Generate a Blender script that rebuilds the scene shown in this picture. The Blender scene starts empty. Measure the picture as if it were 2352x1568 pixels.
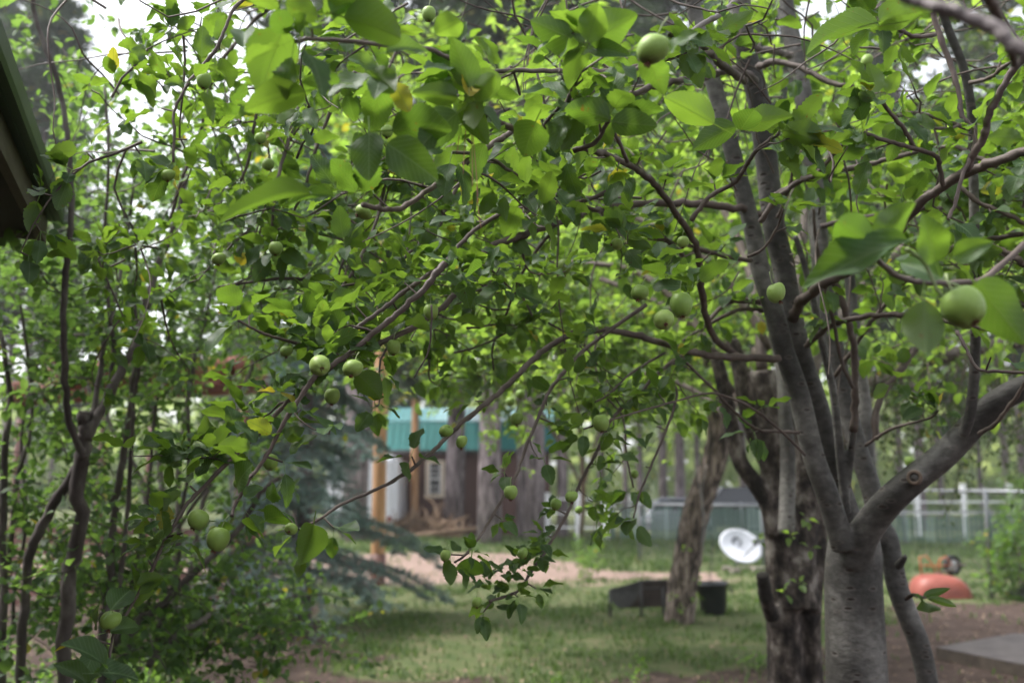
import bpy, bmesh, math, random
import numpy as np
from mathutils import Vector, Matrix, noise as mnoise

R = math.radians
rng = np.random.default_rng(7)
random.seed(7)
S = bpy.context.scene
COL = S.collection

# ------------------------------------------------------------------ camera
TILT = R(7.9); EYE = 1.55; LENS = 35.0
cam_d = bpy.data.cameras.new('camera'); cam = bpy.data.objects.new('camera', cam_d)
COL.objects.link(cam); S.camera = cam
cam.location = (0, 0, EYE); cam.rotation_euler = (R(90) + TILT, 0, 0)
cam_d.lens = LENS; cam_d.sensor_width = 36; cam_d.clip_start = .05; cam_d.clip_end = 1500
cam_d.dof.use_dof = True; cam_d.dof.focus_distance = 2.2; cam_d.dof.aperture_fstop = 2.6
cam_d.dof.aperture_blades = 9

# ------------------------------------------------------------------ sky, sun, exposure
W = bpy.data.worlds.new('World'); S.world = W; W.use_nodes = True
SUN_EL, SUN_AZ = R(60), R(280)
nt = W.node_tree; nt.nodes.clear()
sky = nt.nodes.new('ShaderNodeTexSky'); sky.sky_type = 'NISHITA'; sky.sun_disc = False
sky.sun_elevation = SUN_EL; sky.sun_rotation = SUN_AZ; sky.dust_density = 3; sky.air_density = 1.0
hs = nt.nodes.new('ShaderNodeHueSaturation'); hs.inputs['Saturation'].default_value = .22
bg = nt.nodes.new('ShaderNodeBackground'); bg.inputs[1].default_value = .125
out = nt.nodes.new('ShaderNodeOutputWorld')
nt.links.new(sky.outputs[0], hs.inputs['Color']); nt.links.new(hs.outputs[0], bg.inputs[0]); nt.links.new(bg.outputs[0], out.inputs[0])
sl = bpy.data.lights.new('sun', 'SUN'); sl.energy = 1.5; sl.angle = R(11); sl.color = (1, .97, .92)
so = bpy.data.objects.new('sun', sl); COL.objects.link(so)
so.rotation_euler = (R(90) - SUN_EL, 0, -SUN_AZ + R(180))
so.rotation_euler = Vector((-math.sin(SUN_AZ)*math.cos(SUN_EL), -math.cos(SUN_AZ)*math.cos(SUN_EL), -math.sin(SUN_EL))).to_track_quat('-Z', 'Y').to_euler()
S.view_settings.view_transform = 'Standard'; S.view_settings.look = 'None'
S.view_settings.exposure = 1.88; S.view_settings.gamma = 1
S.cycles.max_bounces = 7; S.cycles.diffuse_bounces = 4; S.cycles.transmission_bounces = 5
S.cycles.transparent_max_bounces = 6; S.cycles.glossy_bounces = 2
S.cycles.caustics_reflective = False; S.cycles.caustics_refractive = False
S.cycles.sample_clamp_indirect = 6
S.cycles.use_denoising = True

# ------------------------------------------------------------------ places
F = LENS / 36 * 2352
CT, ST = math.cos(TILT), math.sin(TILT)
def P(px, py, D):
    x = (px - 1176) / F * D; y = (784 - py) / F * D
    return np.array((x, D*CT - y*ST, EYE + D*ST + y*CT))
def gz(x, y):
    t = min(1, max(0, (y - 31.) / 3.)); t = t*t*(3-2*t)
    return -.42*t + .025*mnoise.noise(Vector((x*.5, y*.5, 0)))
def G(px, py):
    a = P(px, py, 1.) - np.array((0, 0, EYE)); t = EYE / -a[2]
    return Vector((a[0]*t, a[1]*t, gz(a[0]*t, a[1]*t)))
def M(rpx, D): return rpx * D / F

# ------------------------------------------------------------------ object helpers
def tag(o, label=None, cat=None, group=None, kind=None):
    if label: o['label'] = label
    if cat: o['category'] = cat
    if group: o['group'] = group
    if kind: o['kind'] = kind
    return o
def thing(name, label, cat, loc=(0, 0, 0), rz=0, group=None):
    o = bpy.data.objects.new(name, None); COL.objects.link(o)
    o.empty_display_size = .1
    o.location = loc; o.rotation_euler = (0, 0, rz)
    return tag(o, label, cat, group)
def copy_tree(o, parent=None):
    c = o.copy(); COL.objects.link(c); c.parent = parent
    for ch in [x for x in o.children if x.name in COL.objects]:
        copy_tree(ch, c)
    return c
class MB:
    """collects vertex/face arrays, links them as one mesh object"""
    def __init__(s): s.v = []; s.q = []; s.m = []; s.r = []; s.uv = []; s.n = 0; s.sm = []
    def add(s, v, q, mat=0, rnd=None, uv=None, smooth=True):
        v = np.asarray(v, dtype=np.float64).reshape(-1, 3); q = np.asarray(q, dtype=np.int64).reshape(-1, 4)
        s.v.append(v); s.q.append(q + s.n); s.n += len(v)
        s.m.append(np.full(len(q), mat)); s.sm.append(np.full(len(q), smooth))
        s.r.append(np.zeros(len(q)) if rnd is None else np.asarray(rnd, dtype=np.float64))
        s.uv.append(np.zeros((len(v), 2)) if uv is None else uv)
    def box(s, c, d, rot=None, mat=0):
        v = np.array([(x, y, z) for x in (-.5, .5) for y in (-.5, .5) for z in (-.5, .5)]) * np.array(d)
        if rot is not None: v = v @ np.array(rot.to_3x3() if hasattr(rot, 'to_3x3') else rot).T
        q = [(0, 1, 3, 2), (4, 6, 7, 5), (0, 4, 5, 1), (2, 3, 7, 6), (0, 2, 6, 4), (1, 5, 7, 3)]
        s.add(v + np.array(c), q, mat, smooth=False)
    def bar(s, a, b, w, h, mat=0):
        a = Vector(a); b = Vector(b); d = b - a
        s.box((a + b) / 2, (w, h, d.length), d.to_track_quat('Z', 'Y').to_matrix(), mat)
    def build(s, name, mats, parent=None, origin=None):
        me = bpy.data.meshes.new(name)
        v = np.concatenate(s.v); q = np.concatenate(s.q)
        if origin is not None: v = v - np.array(origin)
        tri = q[:, 2] == q[:, 3]
        me.vertices.add(len(v)); me.vertices.foreach_set('co', v.ravel())
        cnt = np.where(tri, 3, 4); start = np.concatenate(([0], np.cumsum(cnt)[:-1]))
        keep = np.ones(q.shape, bool); keep[tri, 3] = False
        flat = q[keep]
        me.loops.add(len(flat)); me.loops.foreach_set('vertex_index', flat.astype(np.int32))
        me.polygons.add(len(q)); me.polygons.foreach_set('loop_start', start.astype(np.int32))
        me.polygons.foreach_set('material_index', np.concatenate(s.m).astype(np.int32))
        me.polygons.foreach_set('use_smooth', np.concatenate(s.sm))
        at = me.attributes.new('rnd', 'FLOAT', 'FACE'); at.data.foreach_set('value', np.concatenate(s.r).astype(np.float32))
        uv = np.concatenate(s.uv)
        if uv.any():
            ul = me.uv_layers.new(name='UVMap'); ul.data.foreach_set('uv', uv[flat].astype(np.float32).ravel())
        me.update(calc_edges=True)
        for m in (mats if isinstance(mats, (list, tuple)) else [mats]): me.materials.append(m)
        o = bpy.data.objects.new(name, me); COL.objects.link(o)
        if parent is not None:
            o.parent = parent
        return o

def spline(pts, n):
    """Catmull-Rom through pts (k x m) resampled to n per span"""
    p = np.asarray(pts, float)
    if len(p) == 2:
        t = np.linspace(0, 1, n + 1)[:, None]; return p[0]*(1-t) + p[1]*t
    q = np.vstack((2*p[0]-p[1], p, 2*p[-1]-p[-2])); o = []
    for i in range(len(p)-1):
        a, b, c, d = q[i:i+4]; t = (np.arange(n)/n)[:, None]
        o.append(.5*((2*b)+(-a+c)*t+(2*a-5*b+4*c-d)*t*t+(-a+3*b-3*c+d)*t**3))
    o.append(p[-1:]); return np.vstack(o)
def tube(mb, pts, rad, sides=8, mat=0, wob=0., cap=True, rnd=0.):
    p = np.asarray(pts, float); n = len(p); rad = np.broadcast_to(np.asarray(rad, float), (n,))
    t = np.gradient(p, axis=0); t /= np.linalg.norm(t, axis=1)[:, None] + 1e-12
    a = np.array((0, 0, 1.)) if abs(t[0][2]) < .9 else np.array((1., 0, 0))
    u = np.cross(t[0], a); u /= np.linalg.norm(u); U = [u]
    for i in range(1, n):
        u = U[-1] - t[i]*np.dot(U[-1], t[i]); u /= np.linalg.norm(u) + 1e-12; U.append(u)
    U = np.array(U); V = np.cross(t, U)
    ang = np.arange(sides)*2*math.pi/sides
    rr = rad[:, None]*np.ones(sides)
    if wob: rr = rr*(1 + wob*rng.normal(size=(n, sides)))
    v = p[:, None, :] + rr[..., None]*(np.cos(ang)[None, :, None]*U[:, None, :] + np.sin(ang)[None, :, None]*V[:, None, :])
    i = np.arange(n-1)[:, None]*sides; j = np.arange(sides)[None, :]; k = (j+1) % sides
    q = np.stack((i+j, i+k, i+sides+k, i+sides+j), -1).reshape(-1, 4)
    vv = v.reshape(-1, 3)
    if cap:
        c0 = len(vv); vv = np.vstack((vv, p[:1], p[-1:]))
        j = np.arange(sides); k = (j+1) % sides
        e = (n-1)*sides
        q = np.vstack((q, np.stack((k, j, np.full(sides, c0), np.full(sides, c0)), -1),
                       np.stack((e+j, e+k, np.full(sides, c0+1), np.full(sides, c0+1)), -1)))
    mb.add(vv, q, mat, rnd=np.full(len(q), rnd))
def lathe(mb, prof, sides=24, mat=0, c=(0, 0, 0), rot=None):
    pr = np.asarray(prof, float); n = len(pr); a = np.arange(sides)*2*math.pi/sides
    v = np.stack((pr[:, :1]*np.cos(a), pr[:, :1]*np.sin(a), np.repeat(pr[:, 1:2], sides, 1)), -1).reshape(-1, 3)
    if rot is not None: v = v @ np.array(rot.to_3x3()).T
    i = np.arange(n-1)[:, None]*sides; j = np.arange(sides)[None, :]; k = (j+1) % sides
    q = np.stack((i+j, i+k, i+sides+k, i+sides+j), -1).reshape(-1, 4)
    mb.add(v + np.array(c), q, mat)

# ------------------------------------------------------------------ materials
def mat(name):
    m = bpy.data.materials.new(name); m.use_nodes = True; t = m.node_tree; t.nodes.clear()
    o = t.nodes.new('ShaderNodeOutputMaterial'); return m, t, o
def N(t, k, **kw):
    n = t.nodes.new('ShaderNode' + k)
    for a, b in kw.items():
        if a in n.inputs.keys() if isinstance(a, str) else False: n.inputs[a].default_value = b
        else: setattr(n, a, b)
    return n
def ramp(t, fac, stops):
    r = t.nodes.new('ShaderNodeValToRGB'); e = r.color_ramp.elements
    while len(e) < len(stops): e.new(.5)
    for k, (p, c) in enumerate(stops): e[k].position = p; e[k].color = (*c, 1) if len(c) == 3 else c
    t.links.new(fac, r.inputs[0]); return r.outputs[0]
def tex(t, scale, detail=5, rough=.6, stretch=None, coord='Object', dist=0.):
    c = t.nodes.new('ShaderNodeTexCoord'); mp = t.nodes.new('ShaderNodeMapping')
    if stretch: mp.inputs['Scale'].default_value = stretch
    t.links.new(c.outputs[coord], mp.inputs[0])
    n = t.nodes.new('ShaderNodeTexNoise'); n.inputs['Scale'].default_value = scale; n.inputs['Detail'].default_value = detail
    n.inputs['Roughness'].default_value = rough; n.inputs['Distortion'].default_value = dist
    t.links.new(mp.outputs[0], n.inputs['Vector']); return n
def mixc(t, a, b, fac, mode='MIX'):
    m = t.nodes.new('ShaderNodeMix'); m.data_type = 'RGBA'; m.blend_type = mode
    for v, s in ((fac, m.inputs[0]), (a, m.inputs[6]), (b, m.inputs[7])):
        if hasattr(v, 'links'): t.links.new(v, s)
        elif isinstance(v, tuple): s.default_value = (*v, 1)
        else: s.default_value = v
    return m.outputs[2]
def surf(name, stops, scale=6, rough=.8, stretch=None, bump=.3, bscale=None, detail=6, metal=0., spec=.4, dist=0., bd=.01):
    m, t, o = mat(name)
    n = tex(t, scale, detail, stretch=stretch, dist=dist)
    col = ramp(t, n.outputs[0], stops)
    b = N(t, 'BsdfPrincipled'); t.links.new(col, b.inputs['Base Color'])
    b.inputs['Roughness'].default_value = rough; b.inputs['Metallic'].default_value = metal
    b.inputs['Specular IOR Level'].default_value = spec
    if bump:
        n2 = tex(t, bscale or scale*3, 6, stretch=stretch, dist=dist)
        bp = N(t, 'Bump'); bp.inputs['Strength'].default_value = bump; bp.inputs['Distance'].default_value = bd
        t.links.new(n2.outputs[0], bp.inputs['Height']); t.links.new(bp.outputs[0], b.inputs['Normal'])
    t.links.new(b.outputs[0], o.inputs[0]); return m
def flat(name, c, rough=.6, metal=0., spec=.5, var=.12, scale=8):
    lo = tuple(x*(1-var) for x in c); hi = tuple(min(1, x*(1+var)) for x in c)
    return surf(name, [(.3, lo), (.7, hi)], scale, rough, metal=metal, bump=.05, spec=spec)

def leaf_mat(name, top, under, trans, tmix=.5, yellow=(.5, .42, .03), veins=True, hue=.25, gloss=.5):
    m, t, o = mat(name)
    at = N(t, 'Attribute'); at.attribute_name = 'rnd'; at.attribute_type = 'GEOMETRY'
    geo = N(t, 'NewGeometry')
    def vary(c):
        a = tuple(x*(1-hue) for x in c); b = tuple(min(1, x*(1+hue)) for x in (c[0]*1.15, c[1], c[2]))
        return ramp(t, at.outputs['Fac'], [(0, a), (.98, b), (.997, yellow if c is not top else tuple(x*.6 for x in yellow))])
    ct, cu, cr = vary(top), vary(under), vary(trans)
    nn = tex(t, 40, 3)
    ct = mixc(t, ct, ramp(t, nn.outputs[0], [(.3, (.75, .75, .75)), (.7, (1.2, 1.2, 1.2))]), 1., 'MULTIPLY')
    bump_h = None
    if veins:
        uv = N(t, 'UVMap'); sep = N(t, 'SeparateXYZ'); t.links.new(uv.outputs[0], sep.inputs[0])
        ab = N(t, 'Math', operation='ABSOLUTE'); t.links.new(sep.outputs[0], ab.inputs[0])
        # side veins: v - 0.55*|u| repeated
        mu = N(t, 'Math', operation='MULTIPLY_ADD'); mu.inputs[1].default_value = -.42
        t.links.new(ab.outputs[0], mu.inputs[0]); t.links.new(sep.outputs[1], mu.inputs[2])
        sc = N(t, 'Math', operation='MULTIPLY'); sc.inputs[1].default_value = 8.5; t.links.new(mu.outputs[0], sc.inputs[0])
        fr = N(t, 'Math', operation='PINGPONG'); fr.inputs[1].default_value = .5; t.links.new(sc.outputs[0], fr.inputs[0])
        v1 = ramp(t, fr.outputs[0], [(0, (1, 1, 1)), (.09, (0, 0, 0))])
        v2 = ramp(t, ab.outputs[0], [(0, (1, 1, 1)), (.055, (0, 0, 0))])
        mx = N(t, 'Math', operation='MAXIMUM'); t.links.new(v2, mx.inputs[0])
        h = N(t, 'Math', operation='MULTIPLY'); h.inputs[1].default_value = .8; t.links.new(v1, h.inputs[0]); t.links.new(h.outputs[0], mx.inputs[1])
        vein = mx.outputs[0]
        ct = mixc(t, ct, (.22, .34, .14), vein)
        k = N(t, 'Math', operation='MULTIPLY'); k.inputs[1].default_value = .9; t.links.new(vein, k.inputs[0])
        cr = mixc(t, cr, (.10, .17, .015), k.outputs[0]); cu = mixc(t, cu, (.2, .3, .1), k.outputs[0])
        # rusty blotches along the midrib of some leaves
        nb = tex(t, 55, 4, .7)
        bl = ramp(t, nb.outputs[0], [(.66, (0, 0, 0)), (.72, (1, 1, 1))])
        cr = mixc(t, cr, (.22, .11, .01), bl)
        cu = mixc(t, cu, (.2, .12, .03), bl)
        bump_h = vein
    col = mixc(t, ct, cu, geo.outputs['Backfacing'])
    b = N(t, 'BsdfPrincipled'); t.links.new(col, b.inputs['Base Color']); b.inputs['Roughness'].default_value = gloss
    b.inputs['Specular IOR Level'].default_value = .4
    if bump_h is not None:
        bp = N(t, 'Bump'); bp.invert = True; bp.inputs['Strength'].default_value = .5; bp.inputs['Distance'].default_value = .0012
        t.links.new(bump_h, bp.inputs['Height']); t.links.new(bp.outputs[0], b.inputs['Normal'])
    tr = N(t, 'BsdfTranslucent'); t.links.new(cr, tr.inputs['Color'])
    ms = N(t, 'MixShader'); ms.inputs[0].default_value = tmix
    t.links.new(b.outputs[0], ms.inputs[1]); t.links.new(tr.outputs[0], ms.inputs[2]); t.links.new(ms.outputs[0], o.inputs[0])
    return m

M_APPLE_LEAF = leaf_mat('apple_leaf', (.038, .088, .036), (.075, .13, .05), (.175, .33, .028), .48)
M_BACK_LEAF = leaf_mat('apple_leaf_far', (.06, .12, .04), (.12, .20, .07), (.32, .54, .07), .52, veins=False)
M_SHRUB_LEAF = leaf_mat('shrub_leaf', (.040, .085, .032), (.06, .12, .045), (.19, .36, .06), .46, veins=False, hue=.3)
M_WEEP_LEAF = leaf_mat('shaded_weeping_leaf', (.035, .06, .025), (.05, .08, .035), (.11, .19, .04), .4, veins=False)  # leaf colour darkened to stand for deep shade behind the front trunks
M_NEEDLE = leaf_mat('pine_needles', (.05, .085, .045), (.05, .085, .045), (.08, .14, .05), .25, veins=False, gloss=.6)
M_SPRUCE = leaf_mat('spruce_needles', (.17, .27, .25), (.19, .29, .27), (.16, .28, .22), .25, veins=False, gloss=.6, yellow=(.2, .3, .22))
M_GRASS = leaf_mat('grass_blades', (.065, .115, .032), (.065, .115, .032), (.12, .225, .045), .35, veins=False, gloss=.6, yellow=(.4, .36, .16), hue=.35)
M_WEED = leaf_mat('weed_leaf', (.06, .13, .03), (.09, .17, .05), (.22, .45, .04), .45, veins=False)

def bark_smooth():
    m, t, o = mat('smooth_apple_bark')
    n = tex(t, 3.5, 6, .6); base = ramp(t, n.outputs[0], [(.36, (.040, .038, .036)), (.5, (.085, .081, .078)), (.63, (.18, .174, .168))])
    n3 = tex(t, 30, 4, .6, stretch=(1, 1, 1.6)); base = mixc(t, base, ramp(t, n3.outputs[0], [(.35, (.6, .58, .55)), (.65, (1.3, 1.27, 1.24))]), .8, 'MULTIPLY')
    # lenticels: short horizontal dashes
    c = N(t, 'TexCoord'); mp = N(t, 'Mapping'); mp.inputs['Scale'].default_value = (17, 17, 40); t.links.new(c.outputs['Object'], mp.inputs[0])
    dn = tex(t, 9, 2); ad = mixc(t, mp.outputs[0], dn.outputs['Color'], .35, 'ADD')
    v = N(t, 'TexVoronoi'); v.feature = 'F1'; v.inputs['Scale'].default_value = 1; v.inputs['Randomness'].default_value = 1; t.links.new(ad, v.inputs['Vector'])
    dots = ramp(t, v.outputs['Distance'], [(.13, (1, 1, 1)), (.24, (0, 0, 0))])
    hb = N(t, 'SeparateColor'); t.links.new(v.outputs['Color'], hb.inputs[0])
    pick = ramp(t, hb.outputs[0], [(.48, (0, 0, 0)), (.52, (1, 1, 1))])
    dk = mixc(t, dots, pick, 1., 'MULTIPLY')
    col = mixc(t, base, (.035, .024, .02), dk)
    halo = ramp(t, v.outputs['Distance'], [(.22, (0, 0, 0)), (.28, (.22, .22, .22)), (.38, (0, 0, 0))])
    col = mixc(t, col, (.24, .19, .165), mixc(t, halo, pick, 1., 'MULTIPLY'))
    b = N(t, 'BsdfPrincipled'); t.links.new(col, b.inputs['Base Color']); b.inputs['Roughness'].default_value = .62; b.inputs['Specular IOR Level'].default_value = .35
    n2 = tex(t, 45, 6, .65, stretch=(1, 1, 1.8)); h = mixc(t, n2.outputs[0], dk, .45, 'SUBTRACT')
    bp = N(t, 'Bump'); bp.inputs['Strength'].default_value = .6; bp.inputs['Distance'].default_value = .006
    t.links.new(h, bp.inputs['Height']); t.links.new(bp.outputs[0], b.inputs['Normal'])
    t.links.new(b.outputs[0], o.inputs[0]); return m
M_BARK = bark_smooth()
M_TWIG = surf('apple_twig', [(.3, (.060, .042, .036)), (.5, (.10, .075, .064)), (.7, (.16, .128, .115))], 14, .65, bump=.5, bscale=60, bd=.003)
M_TWIGRED = surf('reddish_twig', [(.3, (.06, .042, .037)), (.7, (.13, .095, .085))], 14, .6, bump=.4, bscale=60, bd=.003)
M_TWIGPALE = surf('pale_twig', [(.3, (.16, .135, .13)), (.7, (.30, .265, .265))], 10, .6, bump=.5, bscale=50, bd=.004)
M_LICHEN = surf('lichen_bark', [(.38, (.012, .009, .008)), (.47, (.045, .034, .03)), (.55, (.10, .08, .07)), (.66, (.26, .23, .21))], 9, .9, bump=1., bscale=22, stretch=(1.6, 1.6, 1), bd=.02, detail=8)
M_DEADSTUB = surf('blackened_stub', [(.3, (.01, .008, .007)), (.7, (.04, .032, .028))], 14, .9, bump=.8, bd=.01)
M_CUT = surf('cut_wood', [(.3, (.10, .07, .052)), (.7, (.19, .14, .11))], 30, .8, bump=.5, bd=.004)
M_CUTCORE = surf('cut_core', [(.3, (.012, .009, .008)), (.7, (.05, .038, .03))], 40, .9, bump=.5, bd=.004)
M_FURROW = surf('furrowed_bark', [(.40, (.025, .018, .015)), (.5, (.12, .09, .077)), (.60, (.32, .255, .22))], 13, .9, bump=1., stretch=(1.6, 1.6, .3), dist=.8, bscale=16, bd=.03)
M_PINEBARK = surf('ponderosa_bark', [(.36, (.05, .038, .038)), (.5, (.16, .13, .135)), (.64, (.30, .25, .26))], 9, .9, bump=1., stretch=(1, 1, .25), bscale=12, bd=.03)
M_SHRUBBARK = surf('shrub_bark', [(.3, (.040, .031, .028)), (.5, (.085, .070, .064)), (.7, (.19, .17, .155))], 9, .85, bump=.6, bscale=40, stretch=(1, 1, .5), bd=.006)
M_LOG = surf('peeled_log', [(.3, (.24, .115, .05)), (.5, (.38, .20, .09)), (.7, (.50, .30, .16))], 5, .6, bump=.3, stretch=(2, 2, .25), bd=.01)
M_REDLOG = surf('red_stained_log', [(.3, (.15, .055, .04)), (.7, (.30, .12, .09))], 6, .6, bump=.4, stretch=(1, 1, 1), bd=.01)
M_REDDARK = surf('dark_red_stain', [(.3, (.08, .035, .028)), (.7, (.17, .08, .065))], 6, .6, bump=.4, bd=.01)
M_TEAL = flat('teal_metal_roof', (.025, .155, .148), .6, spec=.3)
M_TEAL2 = flat('sky_sheen_teal_roof', (.11, .27, .28), .25, spec=.8)  # paler teal: sky reflection on the upper roof plane put into the colour
M_BROWN = surf('brown_siding', [(.3, (.085, .042, .036)), (.7, (.125, .065, .056))], 5, .7, stretch=(1, 1, .2), bump=.1)
M_CREAM = flat('cream_trim', (.72, .62, .50), .6)
M_WHITE = flat('white_vinyl', (.80, .80, .82), .4, var=.05)
M_WHITEP = flat('white_paint_panel', (.74, .75, .80), .35, var=.05)
M_GLASS = flat('window_glass', (.02, .025, .03), .08, spec=.9)
M_GALV = flat('galvanised_steel', (.20, .21, .225), .5, metal=.4)
M_GREENSLAT = surf('green_privacy_slat', [(.3, (.045, .095, .075)), (.7, (.10, .17, .14))], 3, .6, bump=.1, stretch=(6, 6, .4))
M_GREENFASCIA = surf('dark_green_metal', [(.3, (.012, .024, .016)), (.7, (.022, .040, .027))], 6, .45, bump=.1, spec=.4)
M_TANBOARD = surf('weathered_tan_board', [(.3, (.075, .062, .045)), (.7, (.13, .11, .085))], 5, .8, bump=.3, stretch=(4, .5, 4))
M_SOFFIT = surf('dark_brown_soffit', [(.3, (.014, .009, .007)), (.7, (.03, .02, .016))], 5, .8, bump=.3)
M_CONC = surf('grey_concrete', [(.3, (.04, .034, .034)), (.7, (.09, .078, .078))], 5, .85, bump=.4, bd=.005)
M_CONCEDGE = surf('stained_concrete_edge', [(.3, (.03, .022, .018)), (.7, (.09, .07, .055))], 8, .9, bump=.4, bd=.005)
M_STEEL = surf('dark_rusty_steel', [(.3, (.045, .043, .046)), (.7, (.10, .095, .10))], 7, .5, metal=.3, bump=.15)
M_RUST = surf('brown_rusted_steel', [(.3, (.022, .015, .013)), (.7, (.06, .042, .037))], 9, .7, metal=.1, bump=.2)
M_BLACKPL = flat('black_plastic', (.016, .017, .022), .32, spec=.6)
M_RUBBER = flat('black_rubber', (.015, .015, .016), .7)
M_REDPAINT = surf('faded_red_paint', [(.3, (.20, .052, .038)), (.7, (.31, .088, .066))], 6, .5, bump=.1)
M_ORANGE = flat('orange_red_steel', (.48, .13, .06), .5)
M_HANDLE = surf('grey_wood_handle', [(.3, (.12, .10, .085)), (.7, (.24, .20, .17))], 8, .8, stretch=(1, 1, .2))
M_DISH = flat('white_dish_enamel', (.62, .64, .70), .35, var=.04)
M_MARK = flat('dark_grey_mark', (.06, .065, .08), .5)
M_MARK2 = flat('pale_grey_mark', (.42, .44, .50), .5)
M_DKMETAL = flat('dark_painted_metal', (.05, .05, .055), .5)
M_SIGN = flat('teal_sign', (.12, .55, .45), .45)
M_BRUSH = surf('dry_brush', [(.3, (.16, .10, .065)), (.7, (.36, .25, .17))], 8, .9, bump=.4)
M_ROCK = surf('stone', [(.3, (.18, .15, .13)), (.7, (.34, .29, .26))], 5, .9, bump=.5)
M_NEEDLEDRY = flat('dry_tan_needle', (.34, .20, .12), .7)
M_CARSILVER = flat('silver_paint', (.36, .38, .44), .25, metal=.5)
M_CARDARK = flat('near_black_paint', (.012, .014, .02), .2, spec=.8)
M_LAMP = flat('lamp_lens', (.75, .75, .8), .1, spec=.9)

def apple_mat():
    m, t, o = mat('green_apple_skin')
    oi = N(t, 'ObjectInfo')
    n = tex(t, 22, 4, .5); col = ramp(t, n.outputs[0], [(.3, (.17, .27, .045)), (.7, (.26, .38, .085))])
    col = mixc(t, col, ramp(t, oi.outputs['Random'], [(0, (.85, .9, .8)), (1, (1.15, 1.08, 1.25))]), 1., 'MULTIPLY')
    v = N(t, 'TexVoronoi'); v.inputs['Scale'].default_value = 260; c = N(t, 'TexCoord'); t.links.new(c.outputs['Object'], v.inputs['Vector'])
    sp = ramp(t, v.outputs['Distance'], [(.12, (.8, .8, .8)), (.22, (0, 0, 0))])
    col = mixc(t, col, (.38, .52, .26), sp)
    rn = tex(t, 2.2, 6, .7, dist=.5); col = mixc(t, col, (.17, .11, .045), ramp(t, rn.outputs[0], [(.62, (0, 0, 0)), (.72, (.75, .75, .75))]))
    b = N(t, 'BsdfPrincipled'); t.links.new(col, b.inputs['Base Color']); b.inputs['Roughness'].default_value = .48; b.inputs['Specular IOR Level'].default_value = .35
    b.inputs['Subsurface Weight'].default_value = .12; b.inputs['Subsurface Radius'].default_value = (.01, .012, .004); b.inputs['Subsurface Scale'].default_value = .6
    b.inputs['Sheen Weight'].default_value = .05
    bp = N(t, 'Bump'); bp.inputs['Strength'].default_value = .15; bp.inputs['Distance'].default_value = .001
    n2 = tex(t, 150, 3); t.links.new(n2.outputs[0], bp.inputs['Height']); t.links.new(bp.outputs[0], b.inputs['Normal'])
    t.links.new(b.outputs[0], o.inputs[0]); return m
M_FRUIT = apple_mat()
M_CALYX = surf('withered_calyx', [(.3, (.05, .018, .01)), (.7, (.20, .08, .04))], 60, .8, bump=.4, bd=.002)
M_STALK = flat('green_stalk', (.22, .27, .12), .6)

# ------------------------------------------------------------------ leaves
def make_leaf_template(rows, cols, serr, seed, fold=.42, droop=.28, petiole=True):
    r = np.random.default_rng(seed)
    ts = np.linspace(0, 1, rows + 1)
    prof = np.sin(math.pi*ts**.90)**.66*(1-.16*ts); prof /= prof.max(); prof[0] = .03; prof[-1] = 0.
    if serr: prof[1:-1] *= 1 + serr*np.where(np.arange(1, rows) % 2, .5, -.5)*(1+.5*r.normal(size=rows-1))
    cs = np.linspace(-1, 1, cols)
    ph = r.uniform(0, 6.28); amp = r.uniform(.03, .09); side = r.uniform(-.07, .07); dr = droop*r.uniform(.3, 1.6); fl = fold*r.uniform(.3, 1.4)
    v = []; uv = []
    for t_, w_ in zip(ts, prof):
        for c_ in cs:
            x = c_*w_*.5*.60
            z = abs(x)*fl - dr*t_*t_ + amp*abs(c_)*math.sin(t_*9+ph+(2 if c_ > 0 else 0))*w_
            v.append((x + side*t_*t_, t_, z)); uv.append((c_*w_, t_ - .0))
    q = []
    for i in range(rows):
        for j in range(cols-1):
            a = i*cols+j; q.append((a, a+1, a+cols+1, a+cols))
    if petiole:
        b = len(v); pw = .011
        v += [(-pw, -.38, .05), (pw, -.38, .05), (pw, -.18, .02), (-pw, -.18, .02), (pw, .02, 0), (-pw, .02, 0)]
        uv += [(0, 0)]*6
        q += [(b, b+1, b+2, b+3), (b+3, b+2, b+4, b+5)]
    return np.array(v), np.array(q), np.array(uv, float)
T_HI = [make_leaf_template(16, 5, .16, s) for s in range(6)]
T_MID = [make_leaf_template(7, 3, .0, s+20) for s in range(5)]
T_LO = [make_leaf_template(3, 3, 0, s+40, petiole=False) for s in range(4)]
T_X = [make_leaf_template(34, 7, .06, s+70) for s in range(5)]
def add_leaves(mb, base, d, nrm, L, lev, mat=0, wscale=1., rmax=1.):
    """base,d,nrm: (n,3); L: (n,)"""
    n = len(base)
    if n == 0: return
    T = (T_HI, T_MID, T_LO, T_X)[lev]
    d = d/np.linalg.norm(d, axis=1)[:, None]
    X = np.cross(d, nrm); X /= np.linalg.norm(X, axis=1)[:, None] + 1e-9
    Z = np.cross(X, d)
    pick = rng.integers(0, len(T), n); ws = rng.uniform(.82, 1.2, n)*wscale; rnd = rng.uniform(0, rmax, n)
    for k, (tv, tq, tuv) in enumerate(T):
        s = np.where(pick == k)[0]
        if len(s) == 0: continue
        v = base[s][:, None, :] + L[s][:, None, None]*(tv[None, :, 0:1]*ws[s][:, None, None]*X[s][:, None, :] + tv[None, :, 1:2]*d[s][:, None, :] + tv[None, :, 2:3]*Z[s][:, None, :])
        q = tq[None] + (np.arange(len(s))*len(tv))[:, None, None]
        mb.add(v.reshape(-1, 3), q.reshape(-1, 4), mat, rnd=np.repeat(rnd[s], len(tq)), uv=np.tile(tuv, (len(s), 1)))
def unit(n):
    v = rng.normal(size=(n, 3)); return v/np.linalg.norm(v, axis=1)[:, None]
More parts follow.
